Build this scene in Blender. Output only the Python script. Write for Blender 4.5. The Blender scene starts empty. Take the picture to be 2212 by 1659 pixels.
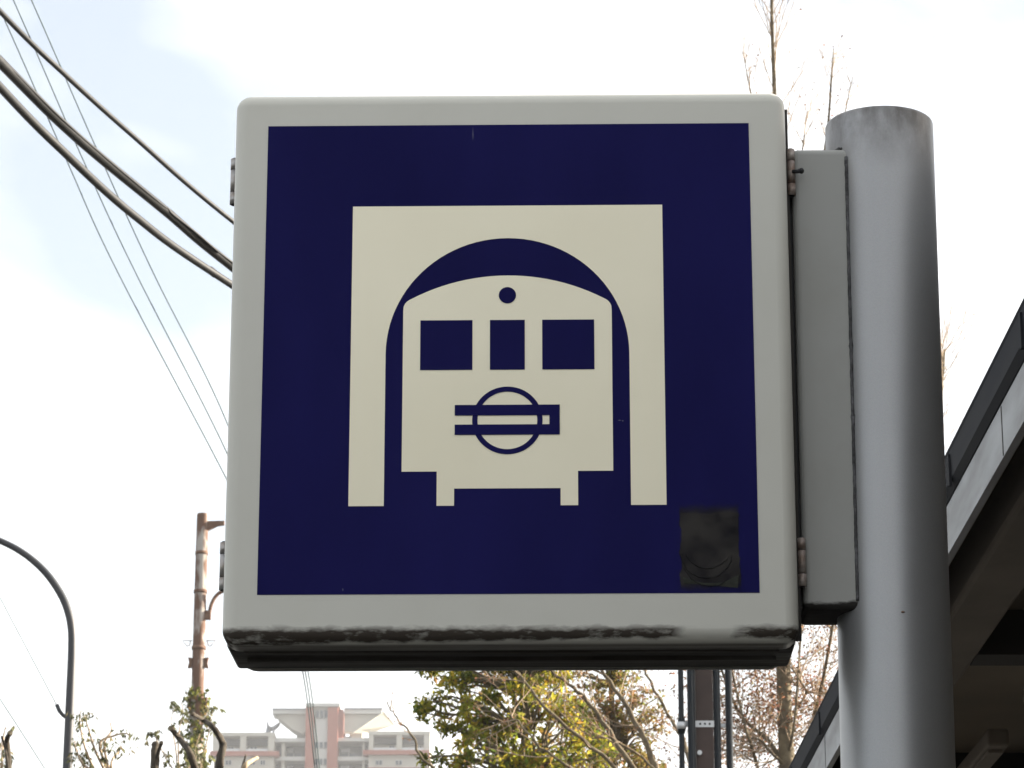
import bpy, math, random
import numpy as np
from mathutils import Vector, Matrix

S = bpy.context.scene
C = S.collection
R = math.radians

# ------------------------------------------------------------------ camera
CAMZ = 1.6
PITCH = R(16.803)
FPX = 6700.0            # focal length in units of a 2212 px wide picture
cam = bpy.data.cameras.new('camera')
cam.sensor_width = 36.0
cam.lens = 36.0 * FPX / 2212.0
cam.clip_start = 0.1
cam.clip_end = 6000
cam.dof.use_dof = True
cam.dof.focus_distance = 5.05
cam.dof.aperture_fstop = 36
camo = bpy.data.objects.new('camera', cam)
camo.location = (0, 0, CAMZ)
camo.rotation_euler = (R(90) + PITCH, 0, 0)
C.objects.link(camo)
S.camera = camo

# ------------------------------------------------------------------ sky and sun
SUN_EL, SUN_AZ = R(18), R(74)          # azimuth from +Y towards +X
w = bpy.data.worlds.new('World')
S.world = w
w.use_nodes = True
nt = w.node_tree
nt.nodes.clear()
N = nt.nodes.new
out = N('ShaderNodeOutputWorld')
bg = N('ShaderNodeBackground')
sky = N('ShaderNodeTexSky')
sky.sky_type = 'NISHITA'
sky.sun_disc = False
sky.sun_elevation = SUN_EL
sky.sun_rotation = SUN_AZ
sky.dust_density = 2.5
sky.air_density = 1.0
tc = N('ShaderNodeTexCoord')
mp = N('ShaderNodeMapping')
mp.inputs['Location'].default_value = (14.008, 8.901, 18.486)
mp.inputs['Scale'].default_value = (1.0, 1.0, 1.7)
ns = N('ShaderNodeTexNoise')
ns.inputs['Scale'].default_value = 5.5
ns.inputs['Detail'].default_value = 5
ns.inputs['Roughness'].default_value = 0.45
ns.inputs['Distortion'].default_value = 0.25
cr = N('ShaderNodeValToRGB')
cr.color_ramp.elements[0].position = 0.37
cr.color_ramp.elements[0].color = (0.24, 0.24, 0.24, 1)
cr.color_ramp.elements[1].position = 0.68
cr.color_ramp.elements[1].color = (1, 1, 1, 1)
mx = N('ShaderNodeMix')
mx.data_type = 'RGBA'
# clouds are brighter on the side of the sun, as thin cloud is
dt = N('ShaderNodeVectorMath')
dt.operation = 'DOT_PRODUCT'
dt.inputs[1].default_value = (math.sin(SUN_AZ) * math.cos(SUN_EL), math.cos(SUN_AZ) * math.cos(SUN_EL), math.sin(SUN_EL))
gl = N('ShaderNodeMapRange')
gl.inputs['From Min'].default_value = -0.6
gl.inputs['From Max'].default_value = 0.9
gl.inputs['To Min'].default_value = 7.0
gl.inputs['To Max'].default_value = 8.6
cl_ = N('ShaderNodeVectorMath')
cl_.operation = 'SCALE'
cl_.inputs[0].default_value = (1.0, 0.995, 0.98)
bg.inputs['Strength'].default_value = 0.053
L = nt.links.new
L(tc.outputs['Generated'], mp.inputs['Vector'])
L(mp.outputs['Vector'], ns.inputs['Vector'])
L(ns.outputs['Fac'], cr.inputs['Fac'])
L(cr.outputs['Color'], mx.inputs['Factor'])
L(sky.outputs['Color'], mx.inputs['A'])
L(mx.outputs['Result'], bg.inputs['Color'])
L(tc.outputs['Generated'], dt.inputs[0])
L(dt.outputs['Value'], gl.inputs['Value'])
L(gl.outputs['Result'], cl_.inputs['Scale'])
L(cl_.outputs['Vector'], mx.inputs['B'])
L(bg.outputs['Background'], out.inputs['Surface'])

sl = bpy.data.lights.new('sun', 'SUN')
sl.energy = 4.8
sl.angle = R(0.6)
sl.color = (1.0, 0.9, 0.76)
so = bpy.data.objects.new('sun', sl)
sd = Vector((math.sin(SUN_AZ) * math.cos(SUN_EL), math.cos(SUN_AZ) * math.cos(SUN_EL), math.sin(SUN_EL)))
so.rotation_euler = (-sd).to_track_quat('-Z', 'Y').to_euler()
so.location = (40, 30, 60)
C.objects.link(so)

S.view_settings.view_transform = 'Standard'
S.view_settings.look = 'None'
S.view_settings.gamma = 1
S.view_settings.exposure = 2.15

# ------------------------------------------------------------------ helpers
CP, SP = math.cos(PITCH), math.sin(PITCH)


def at(px, py, Y):
    """point in the place at distance Y in front of the viewer along a sight line"""
    a = (px - 1106.0) / FPX
    v = (829.5 - py) / FPX
    f = CP - v * SP
    u = SP + v * CP
    k = Y / f
    return Vector((a * k, Y, CAMZ + u * k))


class MB:
    """collects shapes, builds ONE mesh object"""

    def __init__(self):
        self.v, self.f, self.c, self.sm = [], [], [], []

    def add(self, vs, fs, smooth=False, col=None):
        b = len(self.v)
        self.v += [tuple(p) for p in vs]
        self.f += [tuple(i + b for i in q) for q in fs]
        self.sm += [smooth] * len(fs)
        if col is not None:
            self.c += [col] * len(vs)
        return self

    def box(self, x0, x1, y0, y1, z0, z1):
        vs = [(x0, y0, z0), (x1, y0, z0), (x1, y1, z0), (x0, y1, z0), (x0, y0, z1), (x1, y0, z1), (x1, y1, z1), (x0, y1, z1)]
        return self.add(vs, [(0, 3, 2, 1), (4, 5, 6, 7), (0, 1, 5, 4), (1, 2, 6, 5), (2, 3, 7, 6), (3, 0, 4, 7)])

    def prism(self, poly, y0, y1, back=None):
        """poly in xz, extruded along y; back = a second outline for y1"""
        n = len(poly)
        q = back or poly
        vs = [(x, y0, z) for x, z in poly] + [(x, y1, z) for x, z in q]
        fs = [tuple(range(n)), tuple(range(2 * n - 1, n - 1, -1))]
        fs += [(i, i + n, (i + 1) % n + n, (i + 1) % n) for i in range(n)]
        return self.add(vs, fs)

    def tube(self, pts, rad, sides=8, cap=True, col=None, smooth=True):
        pts = [Vector(p) for p in pts]
        n = len(pts)
        if not hasattr(rad, '__len__'):
            rad = [rad] * n
        t = (pts[1] - pts[0]).normalized()
        ref = Vector((0, 0, 1)) if abs(t.z) < 0.9 else Vector((1, 0, 0))
        nn = t.cross(ref).normalized()
        vs, fs = [], []
        for i in range(n):
            if i == 0:
                t = pts[1] - pts[0]
            elif i == n - 1:
                t = pts[-1] - pts[-2]
            else:
                t = pts[i + 1] - pts[i - 1]
            t = t.normalized() if t.length > 1e-9 else Vector((0, 0, 1))
            nn = (nn - t * nn.dot(t))
            nn = nn.normalized() if nn.length > 1e-6 else t.orthogonal().normalized()
            bb = t.cross(nn)
            for k in range(sides):
                a = 2 * math.pi * k / sides
                vs.append(pts[i] + (nn * math.cos(a) + bb * math.sin(a)) * rad[i])
        for i in range(n - 1):
            for k in range(sides):
                k2 = (k + 1) % sides
                fs.append((i * sides + k, i * sides + k2, (i + 1) * sides + k2, (i + 1) * sides + k))
        self.add(vs, fs, smooth, col)
        if cap:
            b = len(self.v) - len(vs)
            self.f += [tuple(b + k for k in range(sides - 1, -1, -1)), tuple(b + (n - 1) * sides + k for k in range(sides))]
            self.sm += [False, False]
        return self

    def build(self, name, mat, parent=None, bevel=0, seg=2):
        me = bpy.data.meshes.new(name)
        me.from_pydata(self.v, [], self.f)
        me.polygons.foreach_set('use_smooth', self.sm)
        if self.c:
            at_ = me.color_attributes.new('tint', 'FLOAT_COLOR', 'POINT')
            arr = np.ones((len(self.v), 4), dtype=np.float32)
            cc = np.array(self.c, dtype=np.float32)
            arr[:len(cc), :3] = cc
            at_.data.foreach_set('color', arr.ravel())
        me.update()
        o = bpy.data.objects.new(name, me)
        C.objects.link(o)
        if mat is not None:
            me.materials.append(mat)
        if parent is not None:
            o.parent = parent
        if bevel:
            m = o.modifiers.new('bevel', 'BEVEL')
            m.width = bevel
            m.segments = seg
            m.limit_method = 'ANGLE'
            m.angle_limit = R(35)
        return o


def mesh(name, mat, parent, vs, fs, smooth=False):
    return MB().add(vs, fs, smooth).build(name, mat, parent)


def thing(name, label, cat, loc=(0, 0, 0), group=None):
    o = bpy.data.objects.new(name, None)
    o.empty_display_size = 0.2
    o.location = loc
    C.objects.link(o)
    return tag(o, label, cat, group)


def tag(o, label, cat, group=None):
    o['label'] = label
    o['category'] = cat
    if group:
        o['group'] = group
    return o


def adopt(o, parent):
    """parent while the mesh keeps its world coordinates"""
    o.parent = parent
    o.matrix_parent_inverse = Matrix.Translation(parent.location).inverted()
    return o


def spline(pts, n=10):
    """Catmull-Rom through the points"""
    P = [Vector(p) for p in pts]
    P = [P[0] * 2 - P[1]] + P + [P[-1] * 2 - P[-2]]
    o = []
    for i in range(1, len(P) - 2):
        a, b, c, d = P[i - 1], P[i], P[i + 1], P[i + 2]
        for k in range(n):
            t = k / n
            o.append(0.5 * ((2 * b) + (c - a) * t + (2 * a - 5 * b + 4 * c - d) * t * t + (3 * b - a - 3 * c + d) * t ** 3))
    o.append(P[-2])
    return o


# ------------------------------------------------------------------ materials
def mat(name, col, rough=0.6, metal=0.0, spec=0.3, var=None, scale=8.0, detail=5, bump=0.0, bscale=60, stretch=(1, 1, 1), lo_hi=(0.35, 0.68)):
    """var = second colour mixed in by noise"""
    m = bpy.data.materials.new(name)
    m.use_nodes = True
    t = m.node_tree
    p = t.nodes['Principled BSDF']
    p.inputs['Base Color'].default_value = (*col, 1)
    p.inputs['Roughness'].default_value = rough
    p.inputs['Metallic'].default_value = metal
    p.inputs['Specular IOR Level'].default_value = spec
    if var is not None or bump:
        c = t.nodes.new('ShaderNodeTexCoord')
        g = t.nodes.new('ShaderNodeMapping')
        g.inputs['Scale'].default_value = stretch
        t.links.new(c.outputs['Object'], g.inputs['Vector'])
    if var is not None:
        n = t.nodes.new('ShaderNodeTexNoise')
        n.inputs['Scale'].default_value = scale
        n.inputs['Detail'].default_value = detail
        r = t.nodes.new('ShaderNodeValToRGB')
        r.color_ramp.elements[0].position = lo_hi[0]
        r.color_ramp.elements[0].color = (*col, 1)
        r.color_ramp.elements[1].position = lo_hi[1]
        r.color_ramp.elements[1].color = (*var, 1)
        t.links.new(g.outputs['Vector'], n.inputs['Vector'])
        t.links.new(n.outputs['Fac'], r.inputs['Fac'])
        t.links.new(r.outputs['Color'], p.inputs['Base Color'])
    if bump:
        n2 = t.nodes.new('ShaderNodeTexNoise')
        n2.inputs['Scale'].default_value = bscale
        n2.inputs['Detail'].default_value = 4
        b = t.nodes.new('ShaderNodeBump')
        b.inputs['Strength'].default_value = bump
        b.inputs['Distance'].default_value = 0.01
        t.links.new(g.outputs['Vector'], n2.inputs['Vector'])
        t.links.new(n2.outputs['Fac'], b.inputs['Height'])
        t.links.new(b.outputs['Normal'], p.inputs['Normal'])
    return m


def leaf_mat(name, trans=0.5):
    m = bpy.data.materials.new(name)
    m.use_nodes = True
    t = m.node_tree
    t.nodes.clear()
    o = t.nodes.new('ShaderNodeOutputMaterial')
    a = t.nodes.new('ShaderNodeVertexColor')
    a.layer_name = 'tint'
    d = t.nodes.new('ShaderNodeBsdfDiffuse')
    tr = t.nodes.new('ShaderNodeBsdfTranslucent')
    mx = t.nodes.new('ShaderNodeMixShader')
    mx.inputs['Fac'].default_value = trans
    t.links.new(a.outputs['Color'], d.inputs['Color'])
    t.links.new(a.outputs['Color'], tr.inputs['Color'])
    t.links.new(d.outputs[0], mx.inputs[1])
    t.links.new(tr.outputs[0], mx.inputs[2])
    t.links.new(mx.outputs[0], o.inputs['Surface'])
    return m


def dirty_mat(name, base, dirt, zlo, zhi, rough=0.4, under=0.9, spec=0.3, speck=0.0, wob=0.02, under_below=-0.45, soft=0.003, gap=None):
    """plastic or paint with a crust of dirt along a ragged band between two heights, dirt on downward faces"""
    m = bpy.data.materials.new(name)
    m.use_nodes = True
    t = m.node_tree
    p = t.nodes['Principled BSDF']
    p.inputs['Roughness'].default_value = rough
    p.inputs['Specular IOR Level'].default_value = spec
    nd = t.nodes.new
    ln = t.links.new

    def math_(op, a, b=None, clamp=False):
        q = nd('ShaderNodeMath')
        q.operation = op
        q.use_clamp = clamp
        for i, s in enumerate((a, b)):
            if s is None:
                continue
            if isinstance(s, (int, float)):
                q.inputs[i].default_value = s
            else:
                ln(s, q.inputs[i])
        return q.outputs[0]

    c = nd('ShaderNodeTexCoord')
    sp = nd('ShaderNodeSeparateXYZ')
    ln(c.outputs['Object'], sp.inputs[0])
    mpn = nd('ShaderNodeMapping')
    mpn.inputs['Scale'].default_value = (26, 60, 60)
    ln(c.outputs['Object'], mpn.inputs[0])
    n1 = nd('ShaderNodeTexNoise')
    n1.inputs['Scale'].default_value = 1.0
    n1.inputs['Detail'].default_value = 6
    n1.inputs['Roughness'].default_value = 0.62
    ln(mpn.outputs[0], n1.inputs['Vector'])
    mp2 = nd('ShaderNodeMapping')
    mp2.inputs['Scale'].default_value = (2.6, 3, 3)
    mp2.inputs['Location'].default_value = (0.35, 0, 0)
    ln(c.outputs['Object'], mp2.inputs[0])
    n2 = nd('ShaderNodeTexNoise')
    n2.inputs['Scale'].default_value = 1.0
    n2.inputs['Detail'].default_value = 2
    ln(mp2.outputs[0], n2.inputs['Vector'])
    wobble = math_('MULTIPLY', math_('SUBTRACT', n1.outputs['Fac'], 0.5), wob * 1.6)
    patch = math_('MULTIPLY', math_('SUBTRACT', n2.outputs['Fac'], 0.55), wob * 2.4)
    z = math_('ADD', math_('ADD', sp.outputs['Z'], wobble), patch)
    zt = math_('ADD', sp.outputs['Z'], math_('MULTIPLY', wobble, 1.4))
    hi = nd('ShaderNodeMapRange')          # 1 below zhi
    hi.inputs['From Min'].default_value = zhi + soft
    hi.inputs['From Max'].default_value = zhi - soft
    ln(zt, hi.inputs['Value'])
    lo = nd('ShaderNodeMapRange')          # 1 above zlo
    lo.inputs['From Min'].default_value = zlo - 0.002
    lo.inputs['From Max'].default_value = zlo + 0.002
    ln(z, lo.inputs['Value'])
    band = math_('MULTIPLY', hi.outputs[0], lo.outputs[0])
    if gap:      # a stretch where the crust has fallen off
        d_ = math_('ABSOLUTE', math_('SUBTRACT', math_('ADD', sp.outputs['X'], math_('MULTIPLY', wobble, 3.0)), (gap[0] + gap[1]) / 2))
        gm = nd('ShaderNodeMapRange')
        gm.inputs['From Min'].default_value = (gap[1] - gap[0]) / 2 - 0.012
        gm.inputs['From Max'].default_value = (gap[1] - gap[0]) / 2 + 0.012
        gm.inputs['To Min'].default_value = 0.12
        ln(d_, gm.inputs['Value'])
        band = math_('MULTIPLY', band, gm.outputs[0])
        gr = nd('ShaderNodeMapRange')      # brown mottling inside the crust
        gr.inputs['From Min'].default_value = 0.30
        gr.inputs['From Max'].default_value = 0.46
        gr.inputs['To Min'].default_value = 0.55
        ln(n1.outputs['Fac'], gr.inputs['Value'])
        band = math_('MULTIPLY', band, gr.outputs[0])
    # streaky dirt on faces that look down
    mp3 = nd('ShaderNodeMapping')
    mp3.inputs['Scale'].default_value = (3.0, 110, 1)
    ln(c.outputs['Object'], mp3.inputs[0])
    n3 = nd('ShaderNodeTexNoise')
    n3.inputs['Scale'].default_value = 1.0
    n3.inputs['Detail'].default_value = 5
    ln(mp3.outputs[0], n3.inputs['Vector'])
    un = nd('ShaderNodeMapRange')
    un.inputs['From Min'].default_value = under_below + 0.001
    un.inputs['From Max'].default_value = under_below - 0.001
    ln(sp.outputs['Z'], un.inputs['Value'])
    streak = math_('MULTIPLY', un.outputs[0], math_('ADD', math_('MULTIPLY', n3.outputs['Fac'], 0.9), under - 0.45, True))
    fac = math_('MAXIMUM', band, streak, True)
    # faint grime film over the whole thing
    n4 = nd('ShaderNodeTexNoise')
    n4.inputs['Scale'].default_value = 5
    n4.inputs['Detail'].default_value = 8
    n4.inputs['Roughness'].default_value = 0.7
    ln(c.outputs['Object'], n4.inputs['Vector'])
    film = nd('ShaderNodeMapRange')
    film.inputs['From Min'].default_value = 0.45
    film.inputs['From Max'].default_value = 0.8
    film.inputs['To Max'].default_value = 0.16 + speck
    ln(n4.outputs['Fac'], film.inputs['Value'])
    m1 = nd('ShaderNodeMix')
    m1.data_type = 'RGBA'
    m1.inputs['A'].default_value = (*base, 1)
    m1.inputs['B'].default_value = (base[0] * .72, base[1] * .7, base[2] * .62, 1)
    ln(film.outputs[0], m1.inputs['Factor'])
    m2 = nd('ShaderNodeMix')
    m2.data_type = 'RGBA'
    m2.inputs['B'].default_value = (*dirt, 1)
    ln(m1.outputs['Result'], m2.inputs['A'])
    ln(fac, m2.inputs['Factor'])
    ln(m2.outputs['Result'], p.inputs['Base Color'])
    b = nd('ShaderNodeBump')
    b.inputs['Strength'].default_value = 0.5
    b.inputs['Distance'].default_value = 0.004
    ln(math_('MULTIPLY', fac, n1.outputs['Fac']), b.inputs['Height'])
    ln(b.outputs[0], p.inputs['Normal'])
    ru = math_('ADD', rough, math_('MULTIPLY', fac, 0.4), True)
    ln(ru, p.inputs['Roughness'])
    return m


M = {}
M['ground'] = mat('paving', (0.05, 0.049, 0.046), 0.9, var=(0.07, 0.068, 0.065), scale=2.0)
M['acrylic'] = dirty_mat('white_acrylic', (0.555, 0.545, 0.488), (0.042, 0.033, 0.025), -0.4745, -0.4545, rough=0.38, under=0.9, under_below=-0.4784, wob=0.010, soft=0.005, gap=(0.27, 0.365))
M['rear_acrylic'] = dirty_mat('rear_white_acrylic', (0.62, 0.62, 0.58), (0.05, 0.045, 0.04), -0.9, -0.8, rough=0.4, under=0.62, under_below=-0.476)  # kept paler underneath to stand for light coming through from behind
M['box_steel'] = dirty_mat('box_painted_steel', (0.30, 0.30, 0.29), (0.05, 0.045, 0.038), -0.9, -0.8, rough=0.5, under=0.9, under_below=-0.47)
M['bracket'] = dirty_mat('bracket_paint', (0.33, 0.33, 0.31), (0.022, 0.02, 0.018), -0.43, -0.402, rough=0.5, under=1.0, under_below=-0.414, wob=0.012, speck=0.2)
M['blue'] = mat('navy_film', (0.0045, 0.004, 0.052), 0.45, spec=0.05, var=(0.0095, 0.0085, 0.082), scale=1.6, detail=10, stretch=(2.2, 1, 0.8), lo_hi=(.3, .7))
M['cream'] = mat('cream_film', (0.92, 0.86, 0.67), 0.42, spec=0.2, var=(0.87, 0.81, 0.62), scale=3, detail=9)
M['hinge'] = mat('hinge_steel', (0.42, 0.42, 0.42), 0.42, 0.7, var=(0.28, 0.24, 0.21), scale=60)
M['rusty_hinge'] = mat('rusty_hinge_steel', (0.40, 0.36, 0.33), 0.5, 0.4, var=(0.13, 0.075, 0.05), scale=45)
M['black'] = mat('black_iron', (0.02, 0.02, 0.022), 0.5)
M['residue'] = mat('sticker_residue', (0.052, 0.048, 0.042), 0.85, spec=.1, var=(0.013, 0.012, 0.013), scale=22, detail=8, bump=0.2, bscale=120)
M['residue2'] = mat('sticker_paper', (0.045, 0.048, 0.04), 0.9, spec=.1, var=(0.02, 0.022, 0.019), scale=34, detail=8, bump=0.25, bscale=140)


def residue_mat():
    m = M['residue']
    t = m.node_tree
    p = t.nodes['Principled BSDF']
    nd, ln = t.nodes.new, t.links.new
    c = nd('ShaderNodeTexCoord')
    sp = nd('ShaderNodeSeparateXYZ')
    n_ = nd('ShaderNodeTexNoise')
    n_.inputs['Scale'].default_value = 55
    n_.inputs['Detail'].default_value = 6
    ln(c.outputs['Object'], n_.inputs['Vector'])
    ln(c.outputs['Object'], sp.inputs[0])

    def edge(o, mid, half, w_):
        a = nd('ShaderNodeMath'); a.operation = 'SUBTRACT'; ln(o, a.inputs[0]); a.inputs[1].default_value = mid
        b = nd('ShaderNodeMath'); b.operation = 'ABSOLUTE'; ln(a.outputs[0], b.inputs[0])
        e = nd('ShaderNodeMath'); e.operation = 'MULTIPLY_ADD'; ln(n_.outputs['Fac'], e.inputs[0]); e.inputs[1].default_value = 0.016; ln(b.outputs[0], e.inputs[2])
        r = nd('ShaderNodeMapRange')
        r.inputs['From Min'].default_value = half + w_ + 0.008
        r.inputs['From Max'].default_value = half - w_ + 0.008
        ln(e.outputs[0], r.inputs['Value'])
        return r.outputs[0]
    ex = edge(sp.outputs['X'], 0.3225, 0.0475, 0.0012)
    ez = edge(sp.outputs['Z'], -0.3260, 0.064, 0.009)
    q = nd('ShaderNodeMath'); q.operation = 'MULTIPLY'
    ln(ex, q.inputs[0]); ln(ez, q.inputs[1])
    q2 = nd('ShaderNodeMath'); q2.operation = 'MULTIPLY'
    ln(q.outputs[0], q2.inputs[0]); q2.inputs[1].default_value = 0.82
    ln(q2.outputs[0], p.inputs['Alpha'])


residue_mat()
M['dark_line'] = mat('torn_edge', (0.012, 0.012, 0.014), 0.9)
M['weld'] = mat('weld_metal', (0.05, 0.05, 0.05), 0.6, 0.2, var=(0.13, 0.13, 0.135), scale=40, lo_hi=(.4, .7), bump=0.6, bscale=150)


def pole_mat():
    m = mat('silver_pole_paint', (0.52, 0.54, 0.56), 0.5, 0.6, 0.3)
    t = m.node_tree
    p = t.nodes['Principled BSDF']
    nd, ln = t.nodes.new, t.links.new
    c = nd('ShaderNodeTexCoord')
    g = nd('ShaderNodeMapping')
    g.inputs['Scale'].default_value = (9, 9, 4.5)
    ln(c.outputs['Object'], g.inputs[0])
    n = nd('ShaderNodeTexNoise')
    n.inputs['Scale'].default_value = 1.6
    n.inputs['Detail'].default_value = 8
    n.inputs['Roughness'].default_value = 0.65
    ln(g.outputs[0], n.inputs['Vector'])
    sp = nd('ShaderNodeSeparateXYZ')
    ln(c.outputs['Object'], sp.inputs[0])
    # stain running down from the rim
    a = nd('ShaderNodeMapRange')
    a.inputs['From Min'].default_value = 3.44
    a.inputs['From Max'].default_value = 3.56
    ln(sp.outputs['Z'], a.inputs['Value'])
    q = nd('ShaderNodeMath')
    q.operation = 'MULTIPLY'
    ln(a.outputs[0], q.inputs[0])
    ra = nd('ShaderNodeMapRange')
    ra.inputs['From Min'].default_value = 0.36
    ra.inputs['From Max'].default_value = 0.62
    ln(n.outputs['Fac'], ra.inputs['Value'])
    ln(ra.outputs[0], q.inputs[1])
    mx = nd('ShaderNodeMix')
    mx.data_type = 'RGBA'
    mx.inputs['A'].default_value = (0.345, 0.348, 0.35, 1)
    mx.inputs['B'].default_value = (0.10, 0.075, 0.05, 1)
    ln(q.outputs[0], mx.inputs['Factor'])
    n5 = nd('ShaderNodeTexNoise')
    n5.inputs['Scale'].default_value = 420
    n5.inputs['Detail'].default_value = 2
    ln(c.outputs['Object'], n5.inputs['Vector'])
    m3 = nd('ShaderNodeMix')
    m3.data_type = 'RGBA'
    m3.blend_type = 'MULTIPLY'
    m3.inputs['Factor'].default_value = 0.25
    ln(mx.outputs['Result'], m3.inputs['A'])
    ln(n5.outputs['Color'], m3.inputs['B'])
    hs = nd('ShaderNodeHueSaturation')
    hs.inputs['Saturation'].default_value = 0.35
    ln(m3.outputs['Result'], hs.inputs['Color'])
    ln(hs.outputs[0], p.inputs['Base Color'])
    rr = nd('ShaderNodeMapRange')
    rr.inputs['To Min'].default_value = 0.34
    rr.inputs['To Max'].default_value = 0.46
    ln(n.outputs['Fac'], rr.inputs['Value'])
    ln(rr.outputs[0], p.inputs['Roughness'])
    return m


M['pole'] = pole_mat()
M['cable'] = mat('black_cable_sheath', (0.009, 0.010, 0.011), 0.5, spec=0.3, var=(0.016, 0.016, 0.016), scale=30)
M['wire'] = mat('green_grey_wire', (0.07, 0.10, 0.105), 0.6)
M['lamp'] = mat('dark_grey_lamp_paint', (0.045, 0.048, 0.055), 0.5, var=(0.06, 0.06, 0.065), scale=5)
M['rust_pole'] = mat('rusty_pole_paint', (0.13, 0.075, 0.052), 0.85, var=(0.36, 0.33, 0.30), scale=3.2, detail=6, stretch=(1.8, 1.8, 0.6), lo_hi=(0.43, 0.54))
M['rust'] = mat('rust', (0.12, 0.065, 0.045), 0.9, var=(0.2, 0.13, 0.09), scale=9)
M['bark'] = mat('grey_brown_bark', (0.09, 0.072, 0.05), 0.95, var=(0.19, 0.155, 0.10), scale=14, bump=0.7, bscale=40)
M['bark_dark'] = mat('dark_bark', (0.035, 0.029, 0.022), 0.95, var=(0.075, 0.06, 0.042), scale=14, bump=0.7, bscale=40)
M['twig'] = mat('pale_twig_bark', (0.29, 0.215, 0.145), 0.95, var=(0.40, 0.31, 0.22), scale=6)
M['cutwood'] = mat('cut_wood', (0.42, 0.33, 0.22), 0.9, var=(0.3, 0.22, 0.14), scale=20)
M['leaf'] = leaf_mat('broad_leaf', 0.64)
M['post'] = mat('brown_post_paint', (0.05, 0.036, 0.032), 0.7, var=(0.068, 0.048, 0.042), scale=6)
M['conduit'] = mat('dark_conduit', (0.014, 0.017, 0.02), 0.45, 0.0, 0.12)
M['strap'] = mat('galvanised_strap', (0.55, 0.56, 0.57), 0.45, 0.4)
M['gutter'] = mat('dark_gutter', (0.02, 0.022, 0.027), 0.7, spec=0.04, var=(0.03, 0.03, 0.032), scale=4, stretch=(1, .4, 3))
M['fascia'] = mat('white_fascia', (0.36, 0.37, 0.38), 0.6, var=(0.22, 0.22, 0.22), scale=5, stretch=(1, .5, 2.5))
M['soffit'] = mat('brown_soffit', (0.24, 0.195, 0.14), 0.8, var=(0.18, 0.15, 0.11), scale=2)
M['soffit_l'] = mat('beige_soffit_panel', (0.22, 0.19, 0.155), 0.8, var=(0.17, 0.145, 0.12), scale=3)
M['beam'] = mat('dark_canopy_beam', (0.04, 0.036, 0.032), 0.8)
M['b_wall'] = mat('cream_building_wall', (0.44, 0.425, 0.375), 0.9, var=(0.40, 0.385, 0.34), scale=0.15)
M['b_white'] = mat('white_building_panel', (0.47, 0.47, 0.45), 0.9)
M['b_red'] = mat('red_tile_wall', (0.30, 0.105, 0.075), 0.85, var=(0.26, 0.09, 0.065), scale=0.3)
M['b_dark'] = mat('slate_grey_wall', (0.12, 0.125, 0.135), 0.9)  # recess shade put into the wall colour; the roof plant shares it
M['b_glass'] = mat('window_glass', (0.05, 0.065, 0.08), 0.2, spec=0.3)
M['b_grey'] = mat('grey_roof_edge', (0.20, 0.215, 0.25), 0.8)
M['b_frame'] = mat('window_frame_paint', (0.5, 0.5, 0.5), 0.7)
M['b_rail'] = mat('balustrade', (0.55, 0.57, 0.58), 0.6)

# ------------------------------------------------------------------ ground
g = mesh('ground', M['ground'], None, [(-3000, -3000, 0), (3000, -3000, 0), (3000, 3000, 0), (-3000, 3000, 0)], [(0, 1, 2, 3)])
g['kind'] = 'structure'

# ------------------------------------------------------------------ the sign
POLE_X, POLE_Y, POLE_R, POLE_TOP = 0.6193, 4.94, 0.0915, 3.554
sign = thing('station_sign', 'navy and white subway sign box with train pictogram, bracketed to a fat silver pole', 'sign', (POLE_X - 0.015, POLE_Y, 0))
SC = Vector((-0.0064, 4.8211, CAMZ + 1.5069))
SYAW = -0.0185


def on_sign(o):
    """place a mesh made in the sign face's own axes (x right, y back, z up)"""
    o.location = SC - sign.location
    o.rotation_euler = (0, 0, SYAW)
    o.parent = sign
    return o


def rrect(x0, x1, z0, z1, r, n=6):
    p = []
    for cx, cz, a0 in ((x1 - r, z1 - r, 0), (x0 + r, z1 - r, 90), (x0 + r, z0 + r, 180), (x1 - r, z0 + r, 270)):
        for k in range(n + 1):
            a = R(a0 + 90 * k / n)
            p.append((cx + r * math.cos(a), cz + r * math.sin(a)))
    return p


def pan(x0, x1, z0, z1, y_front, y_back, rc, re, n=6, ne=6):
    """shallow tray with softly rounded front edge"""
    mb = MB()
    rings = []
    s = 1 if y_back > y_front else -1
    for k in range(ne + 1):
        a = R(90 * k / ne)
        ins = re * (1 - math.sin(a))
        rings.append((ins, y_front + s * re * (1 - math.cos(a))))
    rings.append((0, y_back))
    vs, m_ = [], 4 * (n + 1)
    for ins, y in rings:
        for x, z in rrect(x0 + ins, x1 - ins, z0 + ins, z1 - ins, max(rc - ins, 0.002), n):
            vs.append((x, y, z))
    fs = []
    for i in range(len(rings) - 1):
        for k in range(m_):
            k2 = (k + 1) % m_
            q = (i * m_ + k, i * m_ + k2, (i + 1) * m_ + k2, (i + 1) * m_ + k)
            fs.append(q if s > 0 else q[::-1])
    mb.add(vs, fs, True)
    front = tuple(range(m_ - 1, -1, -1))
    back = tuple(range((len(rings) - 1) * m_, len(rings) * m_))
    mb.f += [front if s > 0 else front[::-1], back if s > 0 else back[::-1]]
    mb.sm += [False, False]
    return mb


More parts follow.
